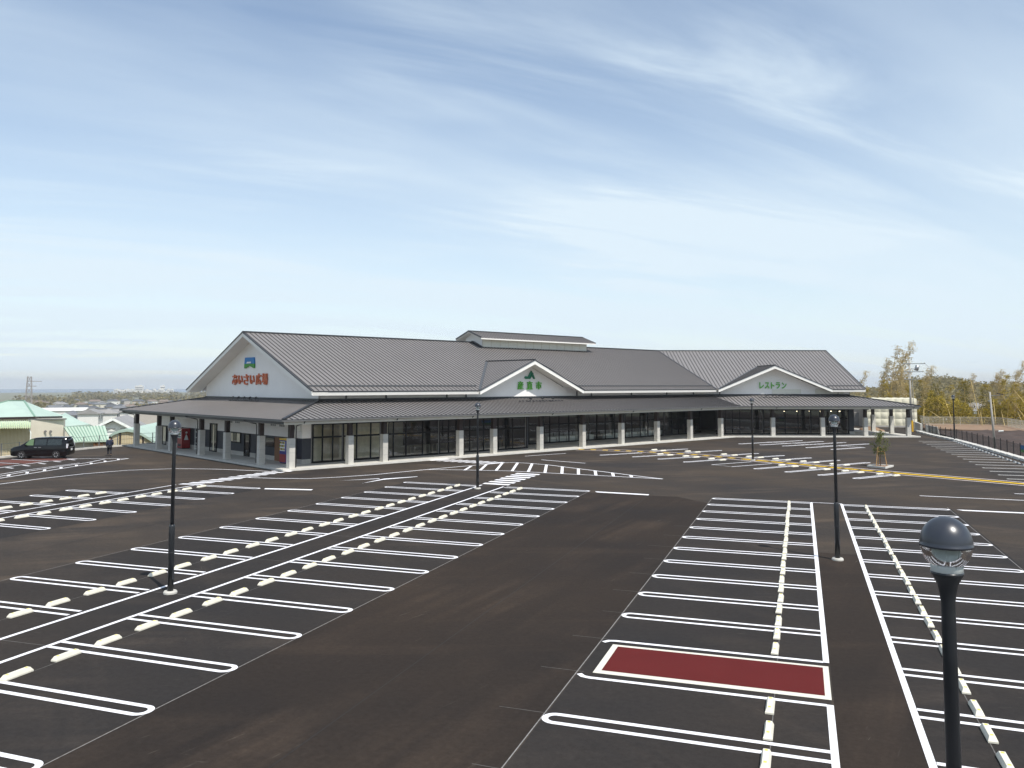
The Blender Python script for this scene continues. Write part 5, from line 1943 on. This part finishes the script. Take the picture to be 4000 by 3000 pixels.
# the tall pale clump right of the roof
clump = [(3330, 165, 9.6, 3), (3420, 160, 10.8, 3), (3445, 158, 11.6, 2), (3462, 161, 11.2, 3), (3478, 157, 13.6, 2), (3496, 160, 14.6, 3), (3512, 158, 12.8, 2), (3530, 163, 9.6, 2), (3588, 156, 10.2, 3), (3604, 160, 9.8, 2)]
for i, (px, dist, hh, kd) in enumerate(clump):
    base = (7.5, 6.2, 9.2, 8.2, 5.4)[kd]
    place_bamboo(kd, px, -.6, dist, hh / base, R(rb.uniform(-20, 30)), 'tall pale feathery bamboo right of the roof, %s from left' % ORD[i], 'tall pale bamboo')
k = 0
for i in range(34):
    px = 3405 + i * 20.5 + rb.uniform(-9, 9)
    kd = rb.choice((0, 0, 1, 4, 4, 0, 2))
    dist = rb.uniform(148, 168)
    base = (7.5, 6.2, 9.2, 8.2, 5.4)[kd]
    hh = rb.uniform(5.2, 7.8) if kd != 2 else rb.uniform(8.2, 9.6)
    place_bamboo(kd, px, -.4, dist, hh / base, R(rb.uniform(0, 360)), 'golden green bamboo behind the pale fence, %s from left' % ORD[i if i < 34 else 33], 'golden bamboo behind the fence')
for i, (px, y0, hh, kd) in enumerate(((3915, 152, 8.4, 0), (3935, 154, 10.6, 3), (3963, 150, 9.0, 2), (3893, 155, 9.2, 2), (3850, 156, 8.8, 3), (3790, 155, 8.6, 2))):
    base = (7.5, 6.2, 9.2, 8.2, 5.4)[kd]
    place_bamboo(kd, px, -.4, y0, hh / base, R(rb.uniform(-30, 40)), 'taller bamboo rising above the thicket at far right, %s of six' % ORD[i], 'taller bamboo at far right')
# leaning bare culms
lc = [((3788, 1470), (3835, 1668)), ((3825, 1590), (3840, 1668)), ((3605, 1592), (3672, 1632)), ((3945, 1560), (4010, 1640)), ((3880, 1560), (3890, 1655)), ((3958, 1520), (4020, 1600)), ((3690, 1560), (3720, 1650)), ((3610, 1560), (3608, 1650)), ((3910, 1600), (3925, 1668)), ((3975, 1610), (4000, 1668))]
for i, (t_, b_) in enumerate(lc):
    p0, p1 = AT(b_[0], b_[1], 147 - (i % 3)), AT(t_[0], t_[1], 149 + (i % 4))
    mid_ = p0.lerp(p1, .5) + V(0, 0, .12)
    tag(MB().tube([p0, p0.lerp(mid_, .5), mid_, mid_.lerp(p1, .5), p1], [.055, .05, .045, .04, .02], 6).build('bamboo_culm', 'culm', None, True), 'bare yellow bamboo culm leaning in the thicket, %s of ten' % ORD[i], 'bamboo', 'leaning bare culms')
# the thicket itself reads as one mass
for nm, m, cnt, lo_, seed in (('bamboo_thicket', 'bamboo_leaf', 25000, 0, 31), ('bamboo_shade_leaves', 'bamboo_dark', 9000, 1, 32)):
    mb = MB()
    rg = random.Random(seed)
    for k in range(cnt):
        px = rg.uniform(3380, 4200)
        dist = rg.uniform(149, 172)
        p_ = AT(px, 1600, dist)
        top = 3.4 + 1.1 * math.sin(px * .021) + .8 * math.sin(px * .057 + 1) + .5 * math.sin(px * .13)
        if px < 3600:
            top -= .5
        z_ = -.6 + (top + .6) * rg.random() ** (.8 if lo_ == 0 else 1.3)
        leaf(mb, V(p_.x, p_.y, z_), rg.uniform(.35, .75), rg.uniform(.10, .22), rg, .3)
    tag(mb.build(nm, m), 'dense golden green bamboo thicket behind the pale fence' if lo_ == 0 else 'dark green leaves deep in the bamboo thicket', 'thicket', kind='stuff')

# ------------------------------------------------------------------ wooded hills on the right
mb = MB()
hn, hm = 90, 14
tree_pts = []
for i in range(hn + 1):
    az = -6 + i * (44.0 / hn)
    crest = 5.6 + 2.2 * math.sin(R(az * 34 - 170)) + 1.1 * math.sin(R(az * 61)) + .6 * math.sin(R(az * 130 + 30)) + 5 * smoothstep(14, 30, az)
    if az < 6.8:
        crest -= 2.5 * smoothstep(6.8, 4.5, az)
    for j in range(hm + 1):
        t_ = j / hm
        dd = 380 + t_ * 300
        z_ = -8 + (crest + 8) * math.sin(min(t_ * 1.15, 1) * math.pi / 2) + rnd.uniform(-.4, .4)
        mb.v.append((dd * math.sin(R(az)), dd * math.cos(R(az)), z_))
        if j > 2:
            tree_pts.append((az, dd, z_))
for i in range(hn):
    for j in range(hm):
        k = i * (hm + 1) + j
        mb.f.append((k, k + 1, k + hm + 2, k + hm + 1))
tag(mb.build('hill', 'hill', None, True), kind='structure')
mb = MB()
rg = random.Random(77)
for az, dd, z_ in tree_pts:
    for q in range(3):
        a2, d2 = R(az + rg.uniform(-.25, .25)), dd + rg.uniform(-15, 15)
        c = V(d2 * math.sin(a2), d2 * math.cos(a2), z_)
        rr, hh = rg.uniform(1.6, 3.2), rg.uniform(2.6, 5.2)
        for k in range(14):
            u1, u2 = rg.uniform(0, 6.283), rg.uniform(-.6, 1)
            p_ = c + V(math.cos(u1) * rr * math.sqrt(1 - u2 * u2 * .8), math.sin(u1) * rr * math.sqrt(1 - u2 * u2 * .8), hh * .45 + u2 * hh * .5)
            leaf(mb, p_, rg.uniform(1.2, 2.2), rg.uniform(.8, 1.5), rg, 0)
tag(mb.build('hill_wood', 'far_leaf'), 'wooded slope of the low hill behind the bamboo', 'wood', kind='stuff')

# ------------------------------------------------------------------ houses


def make_house(root, w, d, h, wall, roof, kind, windows=True, hip=1.6):
    ov = .55
    MB().box((0, 0, h / 2 - 1.0), (w, d, h + 2.0)).build('wall', wall, root)
    b_ = MB()
    rz = h + d * .24
    x, y = w / 2 + ov, d / 2 + ov
    r_ = w / 2 - (hip if kind == 'hip' else -ov)
    b_.add([(-x, -y, h - .1), (x, -y, h - .1), (x, y, h - .1), (-x, y, h - .1), (-r_, 0, rz), (r_, 0, rz), (-x, -y, h - .28), (x, -y, h - .28), (x, y, h - .28), (-x, y, h - .28)],
           [(0, 1, 5, 4), (2, 3, 4, 5), (1, 2, 5), (3, 0, 4), (0, 6, 7, 1), (1, 7, 8, 2), (2, 8, 9, 3), (3, 9, 6, 0), (9, 8, 7, 6)])
    ro = b_.build('roof', roof, root)
    MB().bar((-r_ - .1, 0, rz + .05), (r_ + .1, 0, rz + .05), .35, .22).build('ridge', roof, ro)
    if windows:
        n = max(2, int(w / 3))
        for zz in ((h - 1.5,) if h < 4.5 else (h - 1.4, h - 4.2)):
            for k in range(n):
                xx = -w / 2 + w * (k + .5) / n
                wi = MB().box((xx, -d / 2 - .03, zz), (1.5, .08, 1.1)).build('window', 'window_dark', root)
                MB().bar((xx - .8, -d / 2 - .07, zz - .6), (xx + .8, -d / 2 - .07, zz - .6), .1, .06).build('sill', 'case_white', wi)
            wi = MB().box((w / 2 + .03, 0, zz), (.08, 1.4, 1.0)).build('window', 'window_dark', root)
    return root


RN = ['grey tiled', 'brown tiled', 'dark slate', 'pale grey']
WN = ['cream', 'white', 'tan', 'grey']
hr = random.Random(4)
rows_ = []
for dist, px0, px1, n, rn in ((330, 330, 640, 4, 'nearest'), (430, 270, 720, 8, 'second'), (540, 245, 760, 11, 'third'), (660, 215, 790, 14, 'fourth'), (800, 190, 800, 16, 'fifth'), (960, 160, 810, 18, 'sixth'), (1150, 140, 815, 20, 'seventh')):
    rows_.append((dist, [px0 + (px1 - px0) * (k + hr.uniform(.15, .85)) / n for k in range(n)], rn))
for dist, pxs, rn in rows_:
    for i, px in enumerate(pxs):
        dd = dist * hr.uniform(.95, 1.05)
        p_ = AT(px, 1600, dd)
        ri, wi_ = hr.randrange(4), hr.randrange(4)
        rt = empty('house', (p_.x, p_.y, zt(p_.x, p_.y)), R(-45 * -1) + R(hr.uniform(-30, 30)) + (R(90) if hr.random() < .4 else 0),
                   '%s-roofed %s house, %s from left in the %s town row' % (RN[ri], WN[wi_], ORD[i], rn), 'house', 'houses of the town below')
        make_house(rt, hr.uniform(8, 11.5), hr.uniform(6, 7.8), hr.choice((3.4, 5.6, 5.8, 6.0)), 'house_wall_%d' % wi_, 'tile_%d' % ri, hr.choice(('hip', 'gable')), dist < 700)
for i, (px, dist, nm) in enumerate(((3650, 300, 'grey'), (3632, 262, 'brown'), (3772, 285, 'pale'), (3960, 290, 'brown'), (3985, 320, 'pale'), (3560, 310, 'grey'))):
    p_ = AT(px, 1560, dist)
    ri = {'grey': 0, 'brown': 1, 'pale': 3}[nm]
    rt = empty('house', (p_.x, p_.y, -5.6), R(hr.uniform(-10, 25)), '%s-roofed house glimpsed through the bamboo, %s of six' % (nm, ORD[i]), 'house', 'houses behind the bamboo')
    make_house(rt, 12, 8, 4.6, 'house_wall_1', 'tile_%d' % ri, 'hip', False)
# long low sheds and the far white town blocks
for i, (px, py, dist, w, h) in enumerate(((90, 1560, 520, 62, 9), (20, 1552, 640, 40, 8), (410, 1597, 560, 26, 4), (640, 1582, 620, 20, 8), (700, 1572, 700, 24, 6))):
    p_ = AT(px, 1560, dist)
    rt = empty('shed', (p_.x, p_.y, zt(p_.x, p_.y)), R(45), 'long low white shed roof in the town, %s of five by distance' % ORD[i], 'shed', 'long sheds of the town')
    MB().box((0, 0, h / 2 - 1), (w, 14, h + 2)).build('wall', 'house_wall_1', rt)
    MB().add([(-w / 2 - .5, -7.6, h), (w / 2 + .5, -7.6, h), (w / 2 + .5, 0, h + 1.6), (-w / 2 - .5, 0, h + 1.6), (w / 2 + .5, 7.6, h), (-w / 2 - .5, 7.6, h)], [(0, 1, 2, 3), (3, 2, 4, 5), (1, 4, 2), (0, 3, 5), (0, 5, 4, 1)]).build('roof', 'house_wall_1', rt)
fr = random.Random(9)
for i in range(22):
    px = 455 + i * 10.2 + fr.uniform(-4, 4)
    dist = fr.uniform(2300, 2900)
    p_ = AT(px, 1540, dist)
    w, h = fr.uniform(9, 24), fr.uniform(7, 15) if i not in (9, 18) else 24
    rt = empty('far_building', (p_.x, p_.y, -18.4), R(42 + fr.uniform(-12, 12)), 'small white block on the far plain, %s from left' % ORD[i], 'building', 'far white blocks on the plain')
    MB().box((0, 0, h / 2), (w, 14, h)).build('wall', 'house_wall_1', rt)
    MB().box((w * .15, 0, h + 1), (w * .3, 7, 2)).build('roof_house', 'house_wall_0', rt)
    for k in range(3):
        MB().box((0, -7.05, h * (.25 + .25 * k)), (w * .86, .15, h * .10)).build('window_band', 'window_dark', rt)
# tree belts of the plain
mb = MB()
rg = random.Random(55)
for (px0, px1, dist, hh, cnt) in ((60, 520, 1500, 9, 190), (150, 300, 1150, 9, 60), (560, 860, 1250, 10, 170), (300, 860, 1900, 11, 240), (0, 200, 900, 8, 100), (520, 800, 900, 7, 90), (200, 560, 1000, 5, 60)):
    for k in range(cnt):
        px = rg.uniform(px0, px1)
        dd = dist * rg.uniform(.95, 1.06)
        p_ = AT(px, 1540, dd)
        c = V(p_.x, p_.y, zt(p_.x, p_.y))
        h_ = hh * rg.uniform(.5, 1.1)
        for q in range(12):
            leaf(mb, c + V(rg.gauss(0, h_ * .3), rg.gauss(0, h_ * .3), h_ * rg.uniform(.1, 1)), h_ * .5, h_ * .38, rg, 0)
tag(mb.build('far_tree_belt', 'far_leaf'), 'hazy belts of trees across the plain beyond the town', 'trees', kind='stuff')
# steel pylon
pyp = AT(112, 1560, 520)
py = empty('pylon', (pyp.x, pyp.y, zt(pyp.x, pyp.y)), R(40), 'hazy steel lattice pylon rising over the green roofs', 'pylon')
H_ = 24 + (1505 - 1474) * 520 / 3244 - 1.5
for sx in (-1, 1):
    for sy_ in (-1, 1):
        MB().bar((sx * 2.2, sy_ * 2.2, 0), (sx * .9, sy_ * .9, H_), .22, .22).build('leg', 'pylon', py)
for k in range(9):
    z0, z1 = H_ * k / 9, H_ * (k + 1) / 9
    w0, w1 = 2.2 - 1.3 * k / 9, 2.2 - 1.3 * (k + 1) / 9
    br = MB()
    for s in (-1, 1):
        br.bar((-w0, s * w0, z0), (w1, s * w1, z1), .13, .13)
        br.bar((w0, s * w0, z0), (-w1, s * w1, z1), .13, .13)
        br.bar((s * w0, -w0, z0), (s * w1, w1, z1), .13, .13)
        br.bar((s * w0, w0, z0), (s * w1, -w1, z1), .13, .13)
    br.build('bracing', 'pylon', py)
for z_, ln in ((H_ - .3, 1.2), (H_ - 2.6, 6.0), (H_ - 5.2, 3.6)):
    MB().bar((-1, 0, z_), (ln, 0, z_), .3, .3).build('cross_arm', 'pylon', py)

# ------------------------------------------------------------------ the green-roofed neighbours on the lower terrace at left


def Q(o, *pts_):
    """photo pixels at stated distances, as points local to o"""
    return [AT(px, py, dist) - o.location for px, py, dist in pts_]


def down(pts_, z_):
    return [V(p_.x, p_.y, z_) for p_ in pts_]


def wall_from(o, name, m, top, z_, back=V(-.1, .1, 0)):
    """upright wall below a line of points, thickened away from the viewer"""
    n_ = len(top)
    MB().slab(list(top) + down(list(reversed(top)), z_), back).build(name, m, o)


def ribs_between(roof_part, a_, b_, c_, d_, n_, m):
    for k in range(1, n_):
        t_ = k / n_
        MB().bar(a_.lerp(b_, t_) + V(0, 0, .04), d_.lerp(c_, t_) + V(0, 0, .04), .08, .08).build('rib', m, roof_part)


DEEP = V(-.12, .12, 0)
g1 = empty('green_roof_building', AT(120, 1700, 128) * 1.0, 0, 'beige building with pale green hipped roof on the lower terrace at left', 'building')
g1.location.z = -6
A_, B_, C_, Pl, Pr = Q(g1, (-230, 1634, 133), (135, 1627, 126), (242, 1625, 140), (34, 1566, 137), (94, 1566, 141))
Bk = C_ + (A_ - B_)
rf = MB().add([A_, B_, C_, Bk, Pl, Pr] + [p_ + V(0, 0, -.3) for p_ in (A_, B_, C_, Bk)], [(0, 1, 5, 4), (1, 2, 5), (2, 3, 4, 5), (3, 0, 4), (0, 6, 7, 1), (1, 7, 8, 2), (2, 8, 9, 3), (3, 9, 6, 0), (9, 8, 7, 6)]).build('roof', 'green_roof', g1)
for p_, q_ in ((A_, B_), (B_, C_)):
    MB().bar(p_ + V(0, 0, -.15), q_ + V(0, 0, -.15), .16, .26).build('gutter', 'timber_dark', rf)
for p_, q_ in ((B_, Pr), (Pl, Pr), (A_, Pl)):
    MB().bar(p_ + V(0, 0, .05), q_ + V(0, 0, .05), .22, .10).build('hip_cap', 'green_seam', rf)
cen = (A_ + C_) / 2
wp = [p_.lerp(V(cen.x, cen.y, p_.z), .06) + V(0, 0, -.3) for p_ in (A_, B_, C_)]
wall_from(g1, 'wall', 'wall_beige', [wp[0], wp[1]], -4)
wall_from(g1, 'wall', 'wall_beige', [wp[1], wp[2]], -4)
f0, f1_, f2_ = Q(g1, (122, 1641, 122), (249, 1638, 125), (249, 1638, 132))
wall_from(g1, 'front_block', 'wall_beige', [f0, f1_], -4, V(-3.5, 3.5, 0))
MB().bar(f0 + V(-.3, 0, .05), f1_ + V(.2, .1, .05), .5, .16).build('parapet_cap', 'frame_steel', g1)
for px in (177, 198):
    c_, = Q(g1, (px, 1686, 121.8 + (px - 122) * .022))
    MB().cyl(c_, c_ + V(-.1, .1, 0), .17, n=12).build('vent', 'frame_steel', g1)
s0, s1 = Q(g1, (-120, 1674, 119), (119, 1672, 121))
wall_from(g1, 'wall', 'wall_sand', [s0, s1], -4)
for k in range(44):
    p_ = s0.lerp(s1, k / 44)
    MB().bar(V(p_.x + .03, p_.y - .03, -4), p_ + V(.03, -.03, -.1), .04, .04).build('siding_rib', 'wall_beige', g1)
aw = MB()
a0, a1, e0, e1 = Q(g1, (-120, 1646, 121.5), (121, 1642, 123), (-120, 1667, 117), (121, 1666, 119))
NZ = 27
for i in range(NZ):
    t0_, t1_ = i / NZ, (i + 1) / NZ
    p0, p1, q0, q1 = a0.lerp(a1, t0_), a0.lerp(a1, t1_), e0.lerp(e1, t0_), e0.lerp(e1, t1_)
    aw.add([p0, p1, q1, q0.lerp(q1, .5) + V(0, 0, -.32), q0, p0.lerp(p1, .5) + V(0, 0, -.1)], [(0, 5, 3, 4), (5, 1, 2, 3)])
aw.build('awning', 'awning_pale', g1)
for px in (4, 83):
    c_, = Q(g1, (px, 1724, 119.4 + (px + 120) * .0082))
    for nm, w_, h_, m, dx, o_ in (('window', 1.35, 1.75, 'window_dark', 0, .1), ('curtain', .6, 1.6, 'green_seam', -.25, .13)):
        t_ = (s1 - s0).normalized()
        cc = c_ + t_ * dx + V(.707 * o_, -.707 * o_, 0)
        MB().slab([cc - t_ * w_ / 2 + V(0, 0, -h_ / 2), cc + t_ * w_ / 2 + V(0, 0, -h_ / 2), cc + t_ * w_ / 2 + V(0, 0, h_ / 2), cc - t_ * w_ / 2 + V(0, 0, h_ / 2)], V(-.05, .05, 0)).build(nm, m, g1)
c_, d_ = Q(g1, (114, 1678, 120.6), (120, 1690, 120.4))
MB().tube([c_, d_, V(d_.x, d_.y, -3)], .08, 8).build('rain_pipe', 'case_white', g1)
# second green slope falling to the right
g3 = empty('green_hip_building', AT(290, 1650, 146), 0, 'long pale green hipped roof falling to the right behind the beige block', 'building')
g3.location.z = -6
A_, B_, C_, D_ = Q(g3, (180, 1600, 150), (242, 1620, 148), (352, 1657, 142), (230, 1668, 137))
rf = MB().slab([A_, B_, C_, D_], (0, 0, -.25)).build('roof', 'green_roof', g3)
MB().slab([B_, C_, C_ + V(-6, 9, -2.2), B_ + V(-8, 8, 0)], (0, 0, -.25)).build('roof', 'green_roof', g3)
wall_from(g3, 'wall', 'wall_beige', [D_ + V(-.3, .4, -.26), C_ + V(-.3, .4, -.26)], -5)
# ribbed lean-to
g2 = empty('green_lean_to', AT(340, 1700, 124), 0, 'low building with ribbed pale green roof beside the beige block', 'building')
g2.location.z = -6
A_, B_, C_, D_ = Q(g2, (288, 1724, 119), (428, 1721, 119), (410, 1663, 126), (249, 1668, 126))
rf = MB().slab([A_, B_, C_, D_], (0, 0, -.15)).build('roof', 'green_roof_pale', g2)
ribs_between(rf, A_, B_, C_, D_, 13, 'green_seam')
wall_from(g2, 'wall', 'house_wall_3', [A_ + V(-.8, .8, -.16), B_ + V(-.8, .8, -.16)], -3)
for k in (.58, .66, .74, .80, .9):
    p_ = A_.lerp(B_, k) + V(-.2, .2, -.2)
    MB().bar(V(p_.x, p_.y, -3), p_, .22, .22).build('post', 'timber_brown', g2)
# white gabled house
g4 = empty('white_gabled_house', AT(450, 1700, 168), 0, 'white gabled house with pale grey roof beyond the fence', 'house')
g4.location.z = -8
L_, T_, R_, Tb, Rb = Q(g4, (380, 1661, 166), (441, 1633, 166), (516, 1671, 166), (497, 1619, 184), (572, 1657, 182))
Lb = L_ + (Tb - T_)
rf = MB().add([L_, T_, Tb, Lb, R_, Rb] + [p_ + V(0, 0, -.35) for p_ in (L_, T_, Tb, Lb, R_, Rb)], [(0, 1, 2, 3), (1, 4, 5, 2), (0, 6, 7, 1), (1, 7, 10, 4), (4, 10, 11, 5), (3, 9, 6, 0), (6, 9, 8, 7), (7, 8, 11, 10)]).build('roof', 'tile_3', g4)
for p_, q_ in ((L_, T_), (T_, R_)):
    MB().bar(p_ + V(.1, -.1, -.2), q_ + V(.1, -.1, -.2), .14, .42).build('barge_board', 'case_white', rf)
ax_ = (Tb - T_).normalized()
mid_ = (L_ + R_) / 2
iw = [p_.lerp(mid_, .10) + ax_ * .8 + V(0, 0, -.45) for p_ in (L_, T_, R_)]
MB().slab([iw[0], iw[1], iw[2], V(iw[2].x, iw[2].y, -2), V(iw[0].x, iw[0].y, -2)], ax_ * .2).build('gable_wall', 'case_white', g4)
ir = iw[2] + V(0, 0, .1)
er = ir + (Rb - R_) * .93
MB().slab([ir, er, V(er.x, er.y, -2), V(ir.x, ir.y, -2)], (-.1, .1, 0)).build('wall', 'case_white', g4)
for px0, px1 in ((412, 452), (470, 508)):
    p_, q_ = Q(g4, (px0, 1675, 166.4), (px1, 1675, 166.4))
    MB().bar(p_, q_, .1, .12).build('band', 'frame_steel', g4)
p_, = Q(g4, (548, 1672, 176))
MB().box(tuple(p_), (.9, .9, 1.1), R(45)).build('window', 'window_dark', g4)
# arched hall
g5 = empty('arched_roof_hall', AT(515, 1720, 114), 0, 'sand-coloured hall with arched pale green roof behind the porch pillars', 'building')
g5.location.z = -5
arc = Q(g5, (427, 1710, 108), (445, 1699, 108.6), (468, 1690, 109.4), (496, 1686, 110.3), (525, 1690, 111.2), (555, 1703, 112.2), (580, 1718, 113), (607, 1736, 114))
back_ = AT(640, 1672, 132) - AT(496, 1686, 110.3)
back_.z = 0
n = len(arc)
b_ = MB()
for off, dz in ((V(0, 0, 0), 0), (V(0, 0, 0), .32), (back_, 0), (back_, .32)):
    b_.v += [tuple(p_ + off + V(0, 0, dz)) for p_ in arc]
for i in range(n - 1):
    b_.f += [(n + i, n + i + 1, 3 * n + i + 1, 3 * n + i), (i, 2 * n + i, 2 * n + i + 1, i + 1), (i, i + 1, n + i + 1, n + i), (2 * n + i, 3 * n + i, 3 * n + i + 1, 2 * n + i + 1)]
b_.build('roof', 'green_roof', g5)
bn_ = back_.normalized()
wt = [p_ + bn_ * .5 + V(0, 0, -.04) for p_ in arc]
MB().slab(wt + [V(wt[-1].x, wt[-1].y, -1), V(wt[0].x, wt[0].y, -1)], bn_ * .2).build('wall', 'wall_sand', g5)
for t_ in (.02, .27, .72):
    i_ = t_ * (n - 1)
    p_ = wt[int(i_)].lerp(wt[int(i_) + 1], i_ - int(i_)) - bn_ * .1
    MB().bar(V(p_.x, p_.y, -1), p_, .18, .18).build('post', 'timber_dark', g5)
for k in range(30):
    i_ = (k + .5) / 30 * (n - 1)
    p_ = wt[int(i_)].lerp(wt[int(i_) + 1], i_ - int(i_)) - bn_ * .03
    MB().bar(V(p_.x, p_.y, -1), p_ + V(0, 0, -.1), .04, .04).build('siding_rib', 'wall_beige', g5)
# two cars glimpsed in the lower yard
for i, (px, dist, m, lb) in enumerate(((345, 108, 'car_white', 'white car parked in the lower yard beyond the fence'), (312, 110, 'car_grey', 'grey car parked in the lower yard beyond the fence'))):
    p_ = AT(px, 1600, dist)
    c = empty('parked_car', (p_.x, p_.y, zt(p_.x, p_.y) + .02), R(150 + i * 14), lb, 'car')
    make_van(c, m)
    c.scale = (.86, .94, .82)

# left kerb and thin fence along the edge of the terrace
lk = [V(-65.2, 30, 0), V(-65.2, 45, 0), V(-65.1, 54, 0), V(-66.2, 62, 0), V(-66.4, 66, 0), V(-65.6, 69.5, 0), V(-64.5, 74, 0)]
lkerb = empty('kerb', lk[2], 0, kind='structure')
lw = walk(lk, 2.0)
for i in range(len(lw) - 1):
    a, b = lw[i] - lk[2], lw[i + 1] - lk[2]
    dd = (b - a).normalized()
    MB().bar(a + V(0, 0, .06), b - dd * .03 + V(0, 0, .06), .3, .2).build('kerb_block', 'kerb', lkerb)
lf_ = empty('terrace_fence', lk[2], 0, 'thin grey rail fence along the left edge of the lot', 'fence')
for i, p in enumerate(lw):
    MB().box(tuple(p - lk[2] + V(-.35, 0, .6)), (.06, .06, 1.25)).build('post', 'fence_grey', lf_)
    if i + 1 < len(lw):
        q = lw[i + 1]
        for z_ in (.25, .7, 1.18):
            MB().bar(p - lk[2] + V(-.35, 0, z_), q - lk[2] + V(-.35, 0, z_), .02, .025).build('rail', 'fence_grey', lf_)

# ------------------------------------------------------------------ the haze of the plain
hz_m = bpy.data.materials.new('haze')
hz_m.use_nodes = True
hn_, hl_ = hz_m.node_tree.nodes, hz_m.node_tree.links
hn_.clear()
ho_ = hn_.new('ShaderNodeOutputMaterial')
hv_ = hn_.new('ShaderNodeVolumePrincipled')
hv_.inputs['Color'].default_value = (0.95, 0.97, 1.0, 1)
hv_.inputs['Density'].default_value = 0.00018
hv_.inputs['Anisotropy'].default_value = 0.2
hl_.new(hv_.outputs[0], ho_.inputs['Volume'])
M['haze'] = hz_m
tag(MB().box((0, 0, 15), (13400, 13400, 70)).build('haze', 'haze'), kind='stuff')
